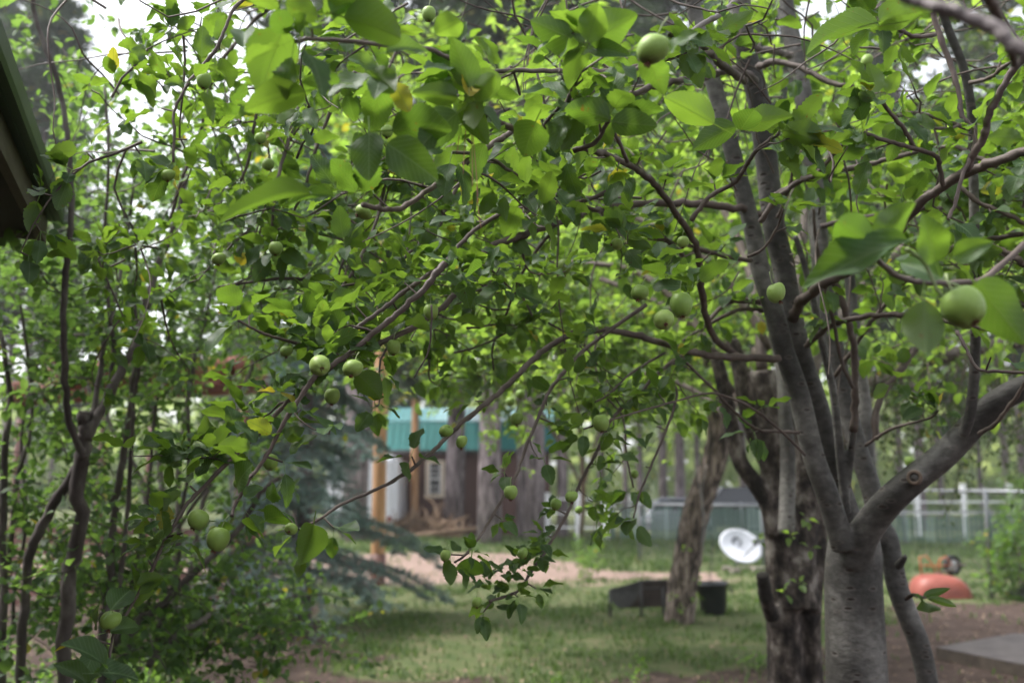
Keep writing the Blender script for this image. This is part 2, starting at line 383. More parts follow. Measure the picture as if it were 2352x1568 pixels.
class Leaves:
    def __init__(s): s.b = []; s.d = []; s.n = []; s.l = []
    def rosette(s, p, ax, k, L, droop=.15):
        """k leaves fanning from a spur tip p about axis ax"""
        ax = np.asarray(ax, float); ax = ax/np.linalg.norm(ax)
        a = np.cross(ax, unit(1)[0]); a /= np.linalg.norm(a); b = np.cross(ax, a)
        th = np.arange(k)*2.4 + rng.uniform(0, 6.28) + rng.normal(size=k)*.3
        el = rng.uniform(.1, 1.0, k)
        d = (np.cos(th)[:, None]*a + np.sin(th)[:, None]*b)*np.cos(el)[:, None] + ax*np.sin(el)[:, None]
        d[:, 2] -= droop*rng.uniform(.0, 1.6, k)
        up = np.array((0, 0, 1.))[None] + .45*rng.normal(size=(k, 3))
        l = L*rng.uniform(.55, 1.15, k)
        s.b.append(np.asarray(p)[None] + d*l[:, None]*.36); s.d.append(d); s.n.append(up); s.l.append(l)
    def one(s, b, d, n, L):
        s.b.append(np.asarray(b, float)[None]); s.d.append(np.asarray(d, float)[None]); s.n.append(np.asarray(n, float)[None]); s.l.append(np.array([L]))
    def out(s, mb, lev=None, mat=0, wscale=1.):
        b = np.concatenate(s.b); d = np.concatenate(s.d); n = np.concatenate(s.n); l = np.concatenate(s.l)
        if lev is not None: add_leaves(mb, b, d, n, l, lev, mat, wscale); return len(b)
        dist = np.linalg.norm(b - np.array((0, 0, EYE)), axis=1)
        for k, (lo, hi) in enumerate(((0, 3.4), (3.4, 6.5), (6.5, 999))):
            m = (dist >= lo) & (dist < hi); add_leaves(mb, b[m], d[m], n[m], l[m], k, mat, wscale)
        return len(b)
def twig_with_spurs(tw, lv, p0, d0, length, r0, L, k=(4, 7), gap=.06, sides=4, mat=0, droop=.25, seg=6, upc=0.):
    p0 = np.asarray(p0, float); d = np.asarray(d0, float); d /= np.linalg.norm(d); pts = [p0]
    for i in range(seg):
        d = d + .22*rng.normal(size=3) + np.array((0, 0, -droop/seg + upc/seg)); d /= np.linalg.norm(d)
        pts.append(pts[-1] + d*length/seg)
    pts = np.array(pts); tube(tw, pts, np.linspace(r0, r0*.4, seg+1), sides, mat, cap=False)
    n = max(1, int(length/gap))
    for i in range(n):
        f = (i + rng.uniform(.2, .9))/n*seg; j = min(int(f), seg-1); u = f-j
        c = pts[j]*(1-u)+pts[j+1]*u; td = pts[j+1]-pts[j]
        if i == n-1: c = pts[-1]
        ax = unit(1)[0]*.8 + td/np.linalg.norm(td)*.6 + np.array((0, 0, .5)); ax /= np.linalg.norm(ax)
        sp = rng.uniform(.008, .03)
        if sides >= 4: tube(tw, np.array((c, c+ax*sp)), (r0*.6, r0*.45), 4, mat, cap=False)
        lv.rosette(c + ax*sp, ax, rng.integers(k[0], k[1]+1), L)
    return pts

# ------------------------------------------------------------------ ground
GX0, GX1 = -60, 60
def masks(x, y):
    """returns grass, gravel, dirt weights at a ground point"""
    v = Vector((x*.55, y*.55, 3)); nn = mnoise.noise(v) + .5*mnoise.noise(v*2.7) + .25*mnoise.noise(v*7)
    e = nn*.9
    # pinkish gravel drive crossing behind the lawn
    u = min(1, max(0, (1.8-x)/1.8)); c = 16.3 + 2.2*u; hw = 1.25 + 2.3*u
    g = hw - abs(y - c) + e*1.1
    gravel = min(1, max(0, g*1.1)) if x < 3.4 + e else 0
    # bare soil on the near right, near left and along the bottom
    d1 = (x - (1.5 + .65*(y-8))) * .9 + e*.8 if y < 13.2+e*.5 else -1
    d2 = (8.1 - y) + e*1.8
    d3 = (-1.7 - x)*.9 + (10.8 - y)*.35 + e*1.2 - max(0, (y-12.6))*1.5
    d4 = .9 - math.hypot((x+1.0)*.6, (y-10.2)) + e*.5 - .5
    dirt = min(1, max(0, max(d1, d2, d3, d4)*1.6 + .15))
    tan = min(1, max(0, (nn - .25)*1.5))
    return max(0, 1 - gravel)*(1-dirt), gravel, dirt, tan
xs = np.concatenate((np.linspace(-300, -42, 8), np.linspace(-38, -9, 18), np.linspace(-8.5, 8.5, 150), np.linspace(9, 38, 18), np.linspace(42, 300, 8)))
ys = np.concatenate((np.linspace(-30, 1, 8), np.linspace(2, 20, 170), np.linspace(20.4, 40, 45), np.linspace(43, 120, 14), np.linspace(150, 600, 6)))
gv = []; gm = []
for y in ys:
    for x in xs:
        z = gz(x, y); g, gr, di, tn = masks(x, y) if y < 60 else (1, 0, 0, .3)
        if di > .4 and y < 14: z += .012*mnoise.noise(Vector((x*6, y*6, 1)))
        gv.append((x, y, z)); gm.append((g, gr, di, tn))
nx = len(xs); i = np.arange(len(ys)-1)[:, None]*nx; j = np.arange(nx-1)[None]
gq = np.stack((i+j, i+j+1, i+nx+j+1, i+nx+j), -1).reshape(-1, 4)
m, t, o = mat('ground_soil_and_turf')
at = N(t, 'Attribute'); at.attribute_name = 'cover'; sc = N(t, 'SeparateColor'); t.links.new(at.outputs['Color'], sc.inputs[0])
gr1 = tex(t, 3.2, 8, .7); grass_c = ramp(t, gr1.outputs[0], [(.3, (.055, .085, .03)), (.5, (.095, .115, .048)), (.7, (.15, .135, .08))])
so1 = tex(t, 5, 10, .75); soil_c = ramp(t, so1.outputs[0], [(.3, (.030, .020, .017)), (.48, (.062, .042, .035)), (.62, (.10, .072, .06)), (.76, (.22, .17, .14))])
pe1 = tex(t, 7, 12, .8); grav_c = ramp(t, pe1.outputs[0], [(.3, (.15, .105, .085)), (.55, (.27, .195, .165)), (.75, (.40, .31, .27))])
nb = tex(t, 11, 6, .7)
def sharp(s, lo=.35, hi=.65):
    a = N(t, 'Math', operation='ADD'); k = N(t, 'Math', operation='MULTIPLY_ADD'); k.inputs[1].default_value = .9; k.inputs[2].default_value = -.45
    t.links.new(nb.outputs[0], k.inputs[0]); t.links.new(s, a.inputs[0]); t.links.new(k.outputs[0], a.inputs[1])
    return ramp(t, a.outputs[0], [(lo, (0, 0, 0)), (hi, (1, 1, 1))])
ba = mixc(t, grass_c, grav_c, sharp(sc.outputs[1])); ba = mixc(t, ba, soil_c, sharp(sc.outputs[2]))
pb = N(t, 'BsdfPrincipled'); pb.inputs['Roughness'].default_value = .95; pb.inputs['Specular IOR Level'].default_value = .15
t.links.new(ba, pb.inputs['Base Color']); nz = tex(t, 30, 8, .7); bp = N(t, 'Bump'); bp.inputs['Strength'].default_value = .8; bp.inputs['Distance'].default_value = .03
t.links.new(nz.outputs[0], bp.inputs['Height']); t.links.new(bp.outputs[0], pb.inputs['Normal']); t.links.new(pb.outputs[0], o.inputs[0])
M_GROUND = m
mb = MB(); mb.add(gv, gq); ground = mb.build('ground', M_GROUND); tag(ground, kind='structure')
ca = ground.data.color_attributes.new('cover', 'FLOAT_COLOR', 'POINT')
ca.data.foreach_set('color', np.array(gm, np.float32).ravel())

def scatter_blades():
    b = []; dens = []
    K = 300000
    y = 3 + rng.uniform(0, 1, K)**1.5*24; x = rng.uniform(-.56, .58, K)*(y+1)
    ok = []
    for a, c in zip(x, y):
        g, gr, di, tn = masks(a, c)
        pv = g + .06*gr + .10*di
        cl = .28 + 1.7*mnoise.noise(Vector((a*1.1, c*1.1, 9))) + .5*mnoise.noise(Vector((a*4, c*4, 2)))
        ok.append(rng.uniform() < pv*min(1, max(.05, cl))*.8)
    ok = np.array(ok); x = x[ok]; y = y[ok]; n = len(x)
    z = np.array([gz(a, c) for a, c in zip(x, y)])
    h = rng.uniform(.025, .085, n)*(1 + (y > 17)*.9)*(1+.5*(rng.uniform(0, 1, n) > .95)); w = .0025 + .0006*y
    th = rng.uniform(0, 6.28, n); ln = rng.uniform(.15, .9, n)
    base = np.stack((x, y, z-.004), 1); wx = np.stack((np.cos(th), np.sin(th), 0*th), 1)*w[:, None]
    ld = np.stack((-np.sin(th), np.cos(th), 0*th), 1)
    mid = base + np.stack((0*h, 0*h, h*.6), 1) + ld*(h*ln*.25)[:, None]; tip = base + np.stack((0*h, 0*h, h*(1-.25*ln)), 1) + ld*(h*ln*.8)[:, None]
    v = np.stack((base-wx, base+wx, mid+wx*.8, mid-wx*.8, tip), 1).reshape(-1, 3)
    k = np.arange(n)[:, None]*5
    q = np.stack((k+np.array([[0, 1, 2, 3]]), k+np.array([[3, 2, 4, 4]])), 1).reshape(-1, 4)
    mb = MB(); mb.add(v, q, rnd=np.repeat(rng.uniform(0, 1, n), 2)); o = mb.build('grass', M_GRASS)
    tag(o, 'short patchy green lawn grass growing over the yard', 'grass', kind='stuff')
scatter_blades()
def scatter_litter():
    n = 9000; y = 3 + rng.uniform(0, 1, n)**1.3*14; x = rng.uniform(-.56, .56, n)*(y+1)
    z = np.array([gz(a, c) for a, c in zip(x, y)]) + .008
    b = np.stack((x, y, z), 1); d = unit(n); d[:, 2] *= .15; nr = unit(n)*.3; nr[:, 2] = 1
    mb = MB(); add_leaves(mb, b, d, nr, rng.uniform(.02, .05, n), 2)
    o = mb.build('leaf_litter', surf('dry_leaf_litter', [(.3, (.10, .065, .045)), (.7, (.34, .25, .18))], 3, .9, bump=0))
    tag(o, 'brown dry leaf litter scattered over the soil and lawn', 'leaf litter', kind='stuff')
scatter_litter()
AP = [
 (1500, 112, 36, 1.45, 'large pale green apple high up above a fork of two branches near the top', (8, 18), 1.12),
 (2213, 704, 48, 1.10, 'biggest green apple, blurred and close, beside a large hanging leaf at the right', (-20, -22), .95),
 (1565, 699, 26, 2.1, 'upper apple of the touching pair left of the front trunk', (0, -4), 1.1),
 (1525, 733, 24, 2.05, 'lower apple of the touching pair left of the front trunk', (-50, 10), 1.0),
 (1783, 672, 22, 2.4, 'lone glossy apple hanging in front of the left limb of the grey trunk', (0, -22), 1.15),
 (735, 838, 24, 2.02, 'left apple of the cluster where the arching branch bends, flower end showing', (-62, 18), 1.0),
 (811, 845, 23, 2.05, 'right hand pale apple of the cluster at the bend of the arching branch', (-12, 22), 1.0),
 (762, 909, 18, 2.3, 'smaller apple hanging just under the cluster at the bend of the arching branch', (0, 0), 1.1),
 (990, 715, 17, 2.3, 'small round apple beside a dark leaf, above a bare hanging twig', (-5, -4), 1.05),
 (904, 797, 16, 2.4, 'dull shaded apple directly right of the bend, half covered by hanging leaves', (0, 0), 1.1),
 (454, 1192, 24, 2.05, 'upper left apple of the two large ones low on the left hand branch', (-15, 22), 1.0),
 (500, 1237, 26, 2.0, 'lowest and largest of the two apples low on the left hand branch', (-8, 15), 1.12),
 (669, 1214, 15, 2.2, 'small round apple at the very tip of the long arched shoot', (-40, 60), 1.0),
 (254, 1424, 23, 1.95, 'apple half behind a leaf in the bottom left corner above the ground plants', (0, 10), 1.05),
 (502, 594, 16, 2.6, 'round apple hanging alone from a dark twig in the upper left shrubbery', (0, 0), 1.0),
 (633, 570, 16, 2.6, 'round pale apple on the thin upright twig right of the upper left shrubbery', (0, 0), 1.0),
 (386, 402, 16, 2.3, 'apple at the end of the bare twig that hangs down beside the bright sky', (0, 0), .95),
 (615, 378, 14, 2.9, 'pale bright apple below the large drooping leaf at the upper left', (0, 0), 1.0),
 (868, 272, 17, 2.0, 'upper apple of the pair above the big dark heart shaped leaf', (0, 5), 1.05),
 (888, 302, 14, 2.1, 'lower apple of the pair above the big dark heart shaped leaf', (0, 0), 1.1),
 (1380, 971, 19, 2.7, 'apple hanging alone mid picture under a broad dark leaf', (0, -8), 1.05),
 (1187, 961, 15, 2.9, 'blurred apple in front of the turquoise shed roof', (0, 0), 1.15),
 (1024, 990, 15, 2.5, 'apple resting against the arched shoot in front of the shed roof edge', (40, 30), 1.1),
 (1060, 1014, 13, 2.5, 'oval apple dangling under the arched shoot in front of a pine trunk', (0, 0), 1.3),
 (1313, 1140, 15, 2.6, 'upper apple of the low cluster in front of the white rail fence', (0, 0), 1.0),
 (1277, 1157, 13, 2.65, 'left apple of the low cluster in front of the white rail fence', (0, 20), 1.0),
 (1172, 1130, 16, 2.5, 'apple on the bare drooping twig in front of the right side of the brown shed', (0, 0), 1.1),
 (1023, 1275, 12, 2.45, 'apple at the left end of a low twig tip, over the gravel', (0, 12), 1.1),
 (1201, 1270, 13, 2.6, 'apple in the lowest leafy tip, over the far edge of the gravel', (0, -30), 1.0),
 (1095, 1382, 12, 2.6, 'lowest hanging apple in the middle, over the lawn', (0, 0), 1.1),
 (1416, 560, 14, 2.5, 'small apple mid crown with its brown withered flower end pointing left', (0, 75), 1.0),
 (1296, 612, 18, 3.0, 'blurred apple hidden behind a long curving twig in the middle of the crown', (0, 0), 1.2),
 (1470, 672, 20, 2.3, 'apple half hidden by long leaves just left of the touching pair', (0, 25), 1.1),
 (1568, 556, 14, 2.6, 'partly hidden apple above the touching pair', (0, 0), 1.0),
 (985, 32, 16, 2.0, 'apple among leaves at the top edge of the picture', (0, 0), 1.1),
 (893, 160, 15, 2.2, 'shaded apple behind the twigs at the upper left of the crown', (0, 0), 1.0),
 (835, 487, 20, 2.0, 'apple hanging beneath the left end of the big foreground branch', (0, 60), .9),
 (1990, 140, 13, 3.1, 'oval pale apple high up at the right between two thin twigs', (0, 30), 1.3),
 (621, 1060, 18, 2.2, 'apple with brown end hanging behind leaves on the left hand branch', (0, 0), 1.0),
 (658, 806, 15, 2.7, 'blurred apple on the left below the thin pointed shoot', (0, 0), 1.0),
 (690, 798, 15, 2.75, 'apple half hidden behind leaves left of the bend cluster', (0, 0), 1.0),
 (545, 1110, 9, 2.1, 'tiny apple above the two large low ones on the left hand branch', (0, 0), 1.1),
 (597, 318, 13, 2.6, 'dull apple beside a dangling twig in the upper left', (0, 0), 1.0),
 (468, 185, 17, 2.7, 'shaded apple beside the twig that crosses the bright sky', (0, 0), 1.1),
 (955, 1008, 10, 3.3, 'small far apple in front of the orange log pole', (0, 0), 1.1),
 (1458, 1088, 9, 3.1, 'little apple in the low leaf cluster over the green slatted fence', (0, 0), 1.0),
]
# ------------------------------------------------------------------ traced limbs
def limb(pts, d0, d1, r0, r1, n=5):
    """pixel polyline + distance range -> smooth 3D curve with metric radii"""
    k = len(pts); D = np.linspace(d0, d1, k)
    p = np.array([P(x, y, dd) for (x, y), dd in zip(pts, D)])
    r = np.linspace(r0, r1, k)*D/F
    s = spline(np.hstack((p, r[:, None])), n)
    return s[:, :3], np.maximum(s[:, 3], .0008)
def wiggle(p, r, a=.5):
    q = p.copy(); q[1:-1] += rng.normal(size=q[1:-1].shape)*(r[1:-1, None]*a*.35); return q
def fuse(mb, name, mats, parent, vox, smooth=6, disp=0.):
    o = mb.build(name, mats, parent)
    md = o.modifiers.new('r', 'REMESH'); md.mode = 'VOXEL'; md.voxel_size = vox; md.use_smooth_shade = True
    ms = o.modifiers.new('s', 'SMOOTH'); ms.iterations = smooth; ms.factor = .5
    bpy.context.view_layer.update()
    dg = bpy.context.evaluated_depsgraph_get(); me = bpy.data.meshes.new_from_object(o.evaluated_get(dg))
    o.modifiers.clear(); old = o.data; o.data = me; bpy.data.meshes.remove(old)
    me.materials.clear()
    for m in (mats if isinstance(mats, (list, tuple)) else [mats]): me.materials.append(m)
    me.polygons.foreach_set('material_index', [0]*len(me.polygons))
    me.polygons.foreach_set('use_smooth', [True]*len(me.polygons)); me.update(); return o
def spurs_along(tw, lv, p, r, L, gap=.06, k=(4, 7), start=.15, sub=0., sublen=.22, lenmul=1., updir=.55):
    seg = np.linalg.norm(np.diff(p, axis=0), axis=1); cum = np.concatenate(([0], np.cumsum(seg))); tot = cum[-1]
    s = tot*start + gap*rng.uniform(0, 1)
    while s < tot:
        i = min(np.searchsorted(cum, s)-1, len(seg)-1); i = max(i, 0); f = (s-cum[i])/max(seg[i], 1e-6)
        c = p[i]*(1-f)+p[i+1]*f; td = (p[i+1]-p[i])/max(seg[i], 1e-6)
        side = np.cross(td, unit(1)[0]); side /= np.linalg.norm(side); side = side + np.array((0, 0, updir)) + td*.4; side /= np.linalg.norm(side)
        if rng.uniform() < sub:
            twig_with_spurs(tw, lv, c, side*.8+td*.5, sublen*rng.uniform(.5, 1.3)*lenmul, min(.0035, r[i]*.6), L, k, gap=.055)
        else:
            h = rng.uniform(.012, .05)+r[i]; e = c+side*h
            tube(tw, np.array((c, e)), (min(.0028, r[i]*.7), .002), 5, 0, cap=False)
            lv.rosette(e, side, rng.integers(k[0], k[1]+1), L)
        s += gap*rng.uniform(.5, 1.6)
    td = p[-1]-p[-2]; lv.rosette(p[-1], td, rng.integers(5, 8), L)

# ================================================================= FRONT APPLE TREE
root = thing('apple_tree', 'large apple tree with smooth grey bark, many upright limbs and broad leafy crown, in front', 'apple tree', G(1966, 2110))
LOC = np.array(root.location)
TR = MB()
def tl(pts, d0, d1, r0, r1, sides=16):
    p, r = limb(pts, d0, d1, r0, r1); tube(TR, p, r, sides, cap=True); return p, r
DT = 3.45
base = [(1966, 2112), (1966, 1900), (1968, 1700), (1968, 1568), (1964, 1450), (1960, 1340), (1962, 1275), (1962, 1225)]
p, r = limb(base, DT, DT, 70, 70); k = np.linspace(0, 1, len(p)); r = r*(np.interp(k, (0, .12, .5, .85, 1), (1.5, 1.08, .97, .90, .78))); tube(TR, p, r, 24, cap=True)
Lm = {}
Lm['a'] = tl([(1938, 1262), (1921, 1200), (1898, 1128), (1868, 1045), (1835, 906), (1801, 806), (1775, 706), (1748, 623), (1735, 560), (1722, 500), (1678, 333), (1641, 200), (1611, 100), (1590, 0), (1575, -90)], 3.36, 3.3, 28, 17)
Lm['b'] = tl([(1965, 1240), (1945, 1170), (1915, 1078), (1888, 973), (1868, 906), (1845, 840), (1828, 773), (1812, 690), (1798, 606), (1778, 523), (1764, 400), (1752, 300), (1740, 220), (1715, 130), (1701, 40), (1697, -80)], 3.55, 3.35, 27, 26)
Lm['c'] = tl([(1990, 1250), (2010, 1178), (1998, 1112), (1975, 1045), (1950, 960), (1928, 860), (1905, 740), (1890, 640), (1878, 523), (1872, 440), (1861, 367), (1848, 240), (1828, 133), (1805, 20), (1790, -70)], 3.55, 3.9, 24, 20)
Lm['d'] = tl([(1945, 1180), (1931, 1060), (1924, 990), (1912, 890), (1888, 790), (1868, 690), (1845, 600), (1826, 540)], 3.42, 3.30, 12, 8)
Lm['e'] = tl([(2012, 1230), (2000, 1120), (1990, 1030), (1985, 930), (1972, 830), (1960, 730), (1950, 620)], 3.72, 3.95, 20, 13)
Lm['r1'] = tl([(1960, 1290), (1985, 1225), (2018, 1178), (2051, 1142), (2101, 1098), (2168, 1045), (2235, 975), (2285, 926), (2352, 889), (2470, 850)], 3.40, 3.0, 38, 27)
Lm['r2'] = tl([(2212, 1000), (2228, 950), (2238, 856), (2241, 756), (2240, 623), (2238, 500), (2235, 367), (2231, 250), (2211, 150), (2178, 67), (2150, -20)], 3.08, 2.8, 14, 11)
Lm['s'] = tl([(2000, 1190), (2035, 1228), (2047, 1278), (2061, 1345), (2085, 1412), (2111, 1478), (2131, 1568), (2150, 1700), (2160, 1900), (2166, 2120)], 3.60, 3.45, 25, 24)
tl([(2062, 1300), (2072, 1288), (2081, 1275)], 3.5, 3.44, 13, 7, 10)       # stubs
tl([(1942, 1150), (1950, 1080), (1962, 985), (1965, 890)], 3.45, 3.32, 11, 8, 10)
# collar of the pruned stub on the right limb
cc = P(2110, 1098, 3.22); cd = (P(2090, 1094, 3.08) - cc); cd /= np.linalg.norm(cd)
tube(TR, np.array([cc, cc+cd*.045, cc+cd*.085]), (.026, .0235, .0235), 16)
trunk = fuse(TR, 'trunk', [M_BARK], None, .0055, 22)
def adopt(o, r):
    """parent a world-space mesh to an Empty that stands at the thing's base"""
    o.parent = r; o.matrix_parent_inverse = Matrix.Translation(r.location).inverted(); return o
adopt(trunk, root)
rg = MB(); rot = Vector(cd).to_track_quat('Z', 'Y').to_matrix()
lathe(rg, [(.0135, .0875), (.015, .0905), (.019, .0915), (.0228, .0895), (.0245, .083)], 24, 0, cc, rot)
lathe(rg, [(.0001, .080), (.009, .081), (.0142, .0885)], 20, 1, cc, rot)
adopt(rg.build('pruning_scar', [M_CUT, M_CUTCORE]), root)

TW = MB(); LV = Leaves()
def branch(pts, d0, d1, r0, r1, mt=M_TWIG, gap=.07, k=(3, 6), L=.074, sub=.15, start=.12, leaves=True, par=root, tw=None, lv=None, sides=10, wob=.05, updir=.55, sublen=.2):
    p, r = limb(pts, d0, d1, r0, r1, 6); p = wiggle(p, r)
    # swollen nodes along the shoot
    r = r*(1 + .16*(rng.uniform(size=len(r)) > .75)); 
    b = MB(); tube(b, p, r, sides, wob=wob); adopt(b.build('branch', [mt]), par)
    if leaves: spurs_along(tw or TW, lv or LV, p, r, L, gap, k, start, sub, updir=updir, sublen=sublen)
    return p, r
# long arched shoot sweeping left and down from the left limb
branch([(1790, 822), (1701, 821), (1635, 817), (1568, 803), (1484, 776), (1401, 758), (1317, 765), (1267, 793), (1217, 833), (1167, 883), (1117, 926), (1067, 966), (1017, 1013), (984, 1045), (934, 1085), (867, 1122), (784, 1158), (733, 1192), (687, 1215)], 3.3, 2.35, 9, 3, M_TWIG, gap=.20, sub=0, k=(3, 5), start=.3)
branch([(1701, 821), (1645, 780), (1621, 723), (1611, 656), (1601, 573), (1567, 510), (1534, 460), (1501, 420), (1467, 393), (1417, 367), (1367, 347), (1317, 337), (1267, 323), (1217, 310), (1177, 297), (1117, 263), (1080, 236)], 3.28, 1.75, 7.5, 6.5, M_TWIG, gap=.10, sub=.1, start=.25)
branch([(1568, 183), (1501, 200), (1451, 217), (1401, 232), (1324, 236), (1284, 247), (1234, 273), (1184, 297), (1134, 330), (1084, 363), (1034, 400), (984, 437), (924, 477), (884, 480), (834, 470)], 2.6, 1.75, 7, 6, M_TWIG, gap=.10, sub=.2)
branch([(1735, 185), (1690, 160), (1640, 172), (1600, 180), (1568, 183)], 3.3, 2.6, 9, 7, M_TWIG, gap=.3, sub=0)
branch([(1640, 120), (1560, 128), (1520, 140), (1477, 150), (1417, 163), (1334, 163), (1251, 163), (1157, 163), (1097, 173), (1060, 178)], 2.4, 1.7, 6, 5, M_TWIG, gap=.10, sub=.2)
branch([(1477, 150), (1417, 180), (1357, 213), (1304, 236)], 1.95, 1.85, 4.5, 5, M_TWIG, gap=.15)
branch([(1300, 240), (1317, 200), (1341, 143), (1351, 97)], 1.85, 1.7, 6, 4, M_TWIG, gap=.05)
branch([(1284, 247), (1254, 283), (1251, 323)], 1.82, 1.86, 4, 4.5, M_TWIG, leaves=False)
branch([(1317, 347), (1367, 327), (1394, 283), (1398, 268)], 1.9, 1.85, 6, 4, M_TWIG, gap=.06)
branch([(1441, 372), (1417, 317), (1407, 300)], 2.1, 1.95, 4.5, 4, M_TWIG, gap=.07)
branch([(1567, 586), (1517, 540), (1467, 523), (1417, 500), (1351, 477), (1284, 450), (1251, 437), (1184, 400), (1117, 360), (1040, 350)], 3.0, 1.9, 5.5, 4, M_TWIG, gap=.12, sub=.1)
# the strong arching limb through the middle
branch([(1752, 495), (1685, 477), (1568, 467), (1451, 470), (1384, 480), (1317, 500), (1251, 522), (1184, 546), (1134, 563), (1101, 590), (1060, 650), (1024, 700), (961, 745), (901, 775), (851, 800), (797, 826), (750, 850)], 3.35, 2.25, 9, 6, M_TWIGRED, gap=.13, sub=.15)
branch([(1420, 425), (1340, 462), (1234, 470), (1151, 493), (1100, 520), (1067, 550), (1041, 580), (1024, 600), (971, 640), (927, 670), (891, 700), (851, 730), (804, 765), (755, 800)], 2.6, 2.2, 5, 5, M_TWIGRED, gap=.10, sub=.2)
branch([(1024, 603), (997, 633), (961, 676), (901, 730), (851, 770), (797, 815), (750, 845), (720, 868), (683, 923), (650, 973), (613, 1045), (573, 1100), (540, 1160), (532, 1185)], 2.25, 2.0, 8, 3.5, M_TWIGRED, gap=.09, sub=.2)
branch([(745, 845), (727, 862), (700, 890), (660, 923), (600, 990), (540, 1045), (483, 1102), (433, 1155), (400, 1205), (373, 1252), (350, 1305), (327, 1345), (293, 1405), (262, 1455), (250, 1520)], 2.25, 1.95, 6, 3, M_TWIG, gap=.085, k=(3, 5), sub=.1)
branch([(547, 736), (600, 763), (650, 780), (700, 793), (750, 815)][::-1], 2.2, 2.1, 4, 3, M_TWIG, gap=.12, start=.5)
branch([(991, 700), (991, 736), (984, 806), (951, 868)], 2.2, 2.2, 2.5, 1.5, M_TWIG, leaves=False)
branch([(1270, 530), (1234, 573), (1184, 656), (1170, 700), (1151, 750), (1131, 800), (1134, 850)], 3.1, 3.2, 4, 2, M_TWIGRED, gap=.3, sub=0)
branch([(1484, 700), (1394, 763), (1351, 796), (1301, 846), (1261, 900), (1237, 956), (1201, 1045), (1184, 1095), (1144, 1162), (1104, 1228), (1067, 1275), (1045, 1290)], 3.0, 2.4, 5, 2.6, M_TWIG, gap=.10, k=(3, 6), sub=.05, L=.056, sublen=.1)
branch([(1570, 815), (1537, 836), (1501, 866), (1467, 906), (1407, 960), (1367, 1045), (1334, 1105), (1304, 1178), (1261, 1252), (1227, 1302), (1191, 1355), (1151, 1372), (1125, 1380)], 3.1, 2.6, 4.5, 3, M_TWIG, gap=.06, k=(4, 7), sub=.1, L=.052, sublen=.08)
for (x, y) in [(1130, 1362), (1170, 1345), (1200, 1310), (1225, 1280), (1160, 1320), (1190, 1285), (1240, 1245), (1120, 1340), (1145, 1385)]: LV.rosette(P(x, y, 2.65), (rng.normal()*.5, -.2, .6), 5, .048)
branch([(1560, 815), (1540, 870), (1555, 900), (1540, 960), (1500, 1060), (1470, 1130), (1455, 1190)], 3.1, 2.9, 4, 2, M_TWIG, gap=.10, k=(3, 6), sub=.3)
branch([(1370, 770), (1367, 830), (1385, 900), (1430, 960), (1440, 1050), (1455, 1120)], 3.3, 3.2, 2.6, 2, M_TWIG, gap=.12, k=(3, 5), sub=.2)
branch([(1367, 923), (1401, 903), (1451, 856), (1527, 810)][::-1], 3.1, 2.9, 3, 2.4, M_TWIG, gap=.15)
branch([(1835, 993), (1790, 990), (1741, 986), (1695, 953), (1635, 890), (1568, 823)], 3.3, 3.0, 4, 3, M_TWIG, gap=.35, sub=0)
branch([(1850, 1045), (1801, 996), (1751, 953), (1701, 923), (1635, 903), (1568, 916), (1484, 940), (1417, 960), (1340, 985)], 3.25, 2.7, 3, 2, M_TWIGRED, gap=.22, k=(3, 5), sub=.1)
branch([(1785, 500), (1800, 467), (1820, 400), (1825, 353)], 3.1, 3.0, 4, 3.5, M_TWIG, gap=.06, start=.7)
branch([(1588, 507), (1628, 453), (1680, 425), (1702, 400), (1718, 373), (1741, 343), (1788, 307)], 2.5, 2.3, 5.5, 4.5, M_TWIG, gap=.12, k=(5, 8))
branch([(1775, 450), (1835, 417), (1875, 400), (1918, 350), (1955, 313)], 3.1, 2.8, 6, 4, M_TWIG, gap=.2)
branch([(1745, 510), (1785, 455), (1835, 417), (1885, 400), (1985, 380), (2051, 363), (2135, 343), (2195, 338), (2235, 357), (2268, 373), (2352, 407), (2420, 430)], 3.1, 2.7, 6, 5, M_TWIG, gap=.15, sub=.3)
branch([(2168, 427), (2158, 385), (2148, 357), (2085, 337), (2035, 323), (1981, 303)], 2.5, 2.4, 5.5, 4.5, M_TWIG, gap=.08, k=(5, 8), start=.5)
branch([(2101, 340), (2078, 300), (2051, 267), (2025, 233)], 2.45, 2.35, 5, 4.5, M_TWIG, gap=.08, k=(5, 8), start=.5)
branch([(2226, 296), (2151, 270), (2101, 260), (2061, 267)], 2.7, 2.5, 5, 3.5, M_TWIG, gap=.09, start=.3)
branch([(2210, 275), (2185, 294), (2118, 292), (2088, 275)], 2.7, 2.55, 4, 3, M_TWIG, gap=.12)
branch([(2126, -40), (2148, 50), (2178, 133), (2198, 200), (2211, 267), (2238, 300), (2234, 350), (2211, 400), (2195, 460), (2178, 505)], 2.5, 2.4, 6.5, 4, M_TWIGRED, gap=.4, sub=0)
branch([(2221, 393), (2235, 353), (2258, 317), (2271, 267), (2295, 217), (2335, 150), (2380, 110)], 2.45, 2.3, 9, 7, M_TWIGRED, gap=.10, sub=.3)
branch([(1821, 733), (1835, 700), (1855, 680), (1885, 655), (1935, 630), (1985, 602), (2040, 555), (2075, 513), (2135, 450), (2201, 407), (2268, 377), (2352, 347), (2420, 330)], 3.3, 2.4, 11, 11, M_TWIG, gap=.2, sub=.3)
branch([(1852, 795), (1885, 763), (1918, 743), (1968, 730), (2035, 723), (2085, 724), (2160, 735), (2240, 750), (2352, 780)], 3.35, 2.8, 7, 5, M_TWIG, gap=.25, sub=.2)
branch([(1961, 990), (1965, 890), (1961, 806), (1945, 723), (1918, 656), (1900, 640)], 3.3, 3.2, 8, 7, M_TWIG, leaves=False)
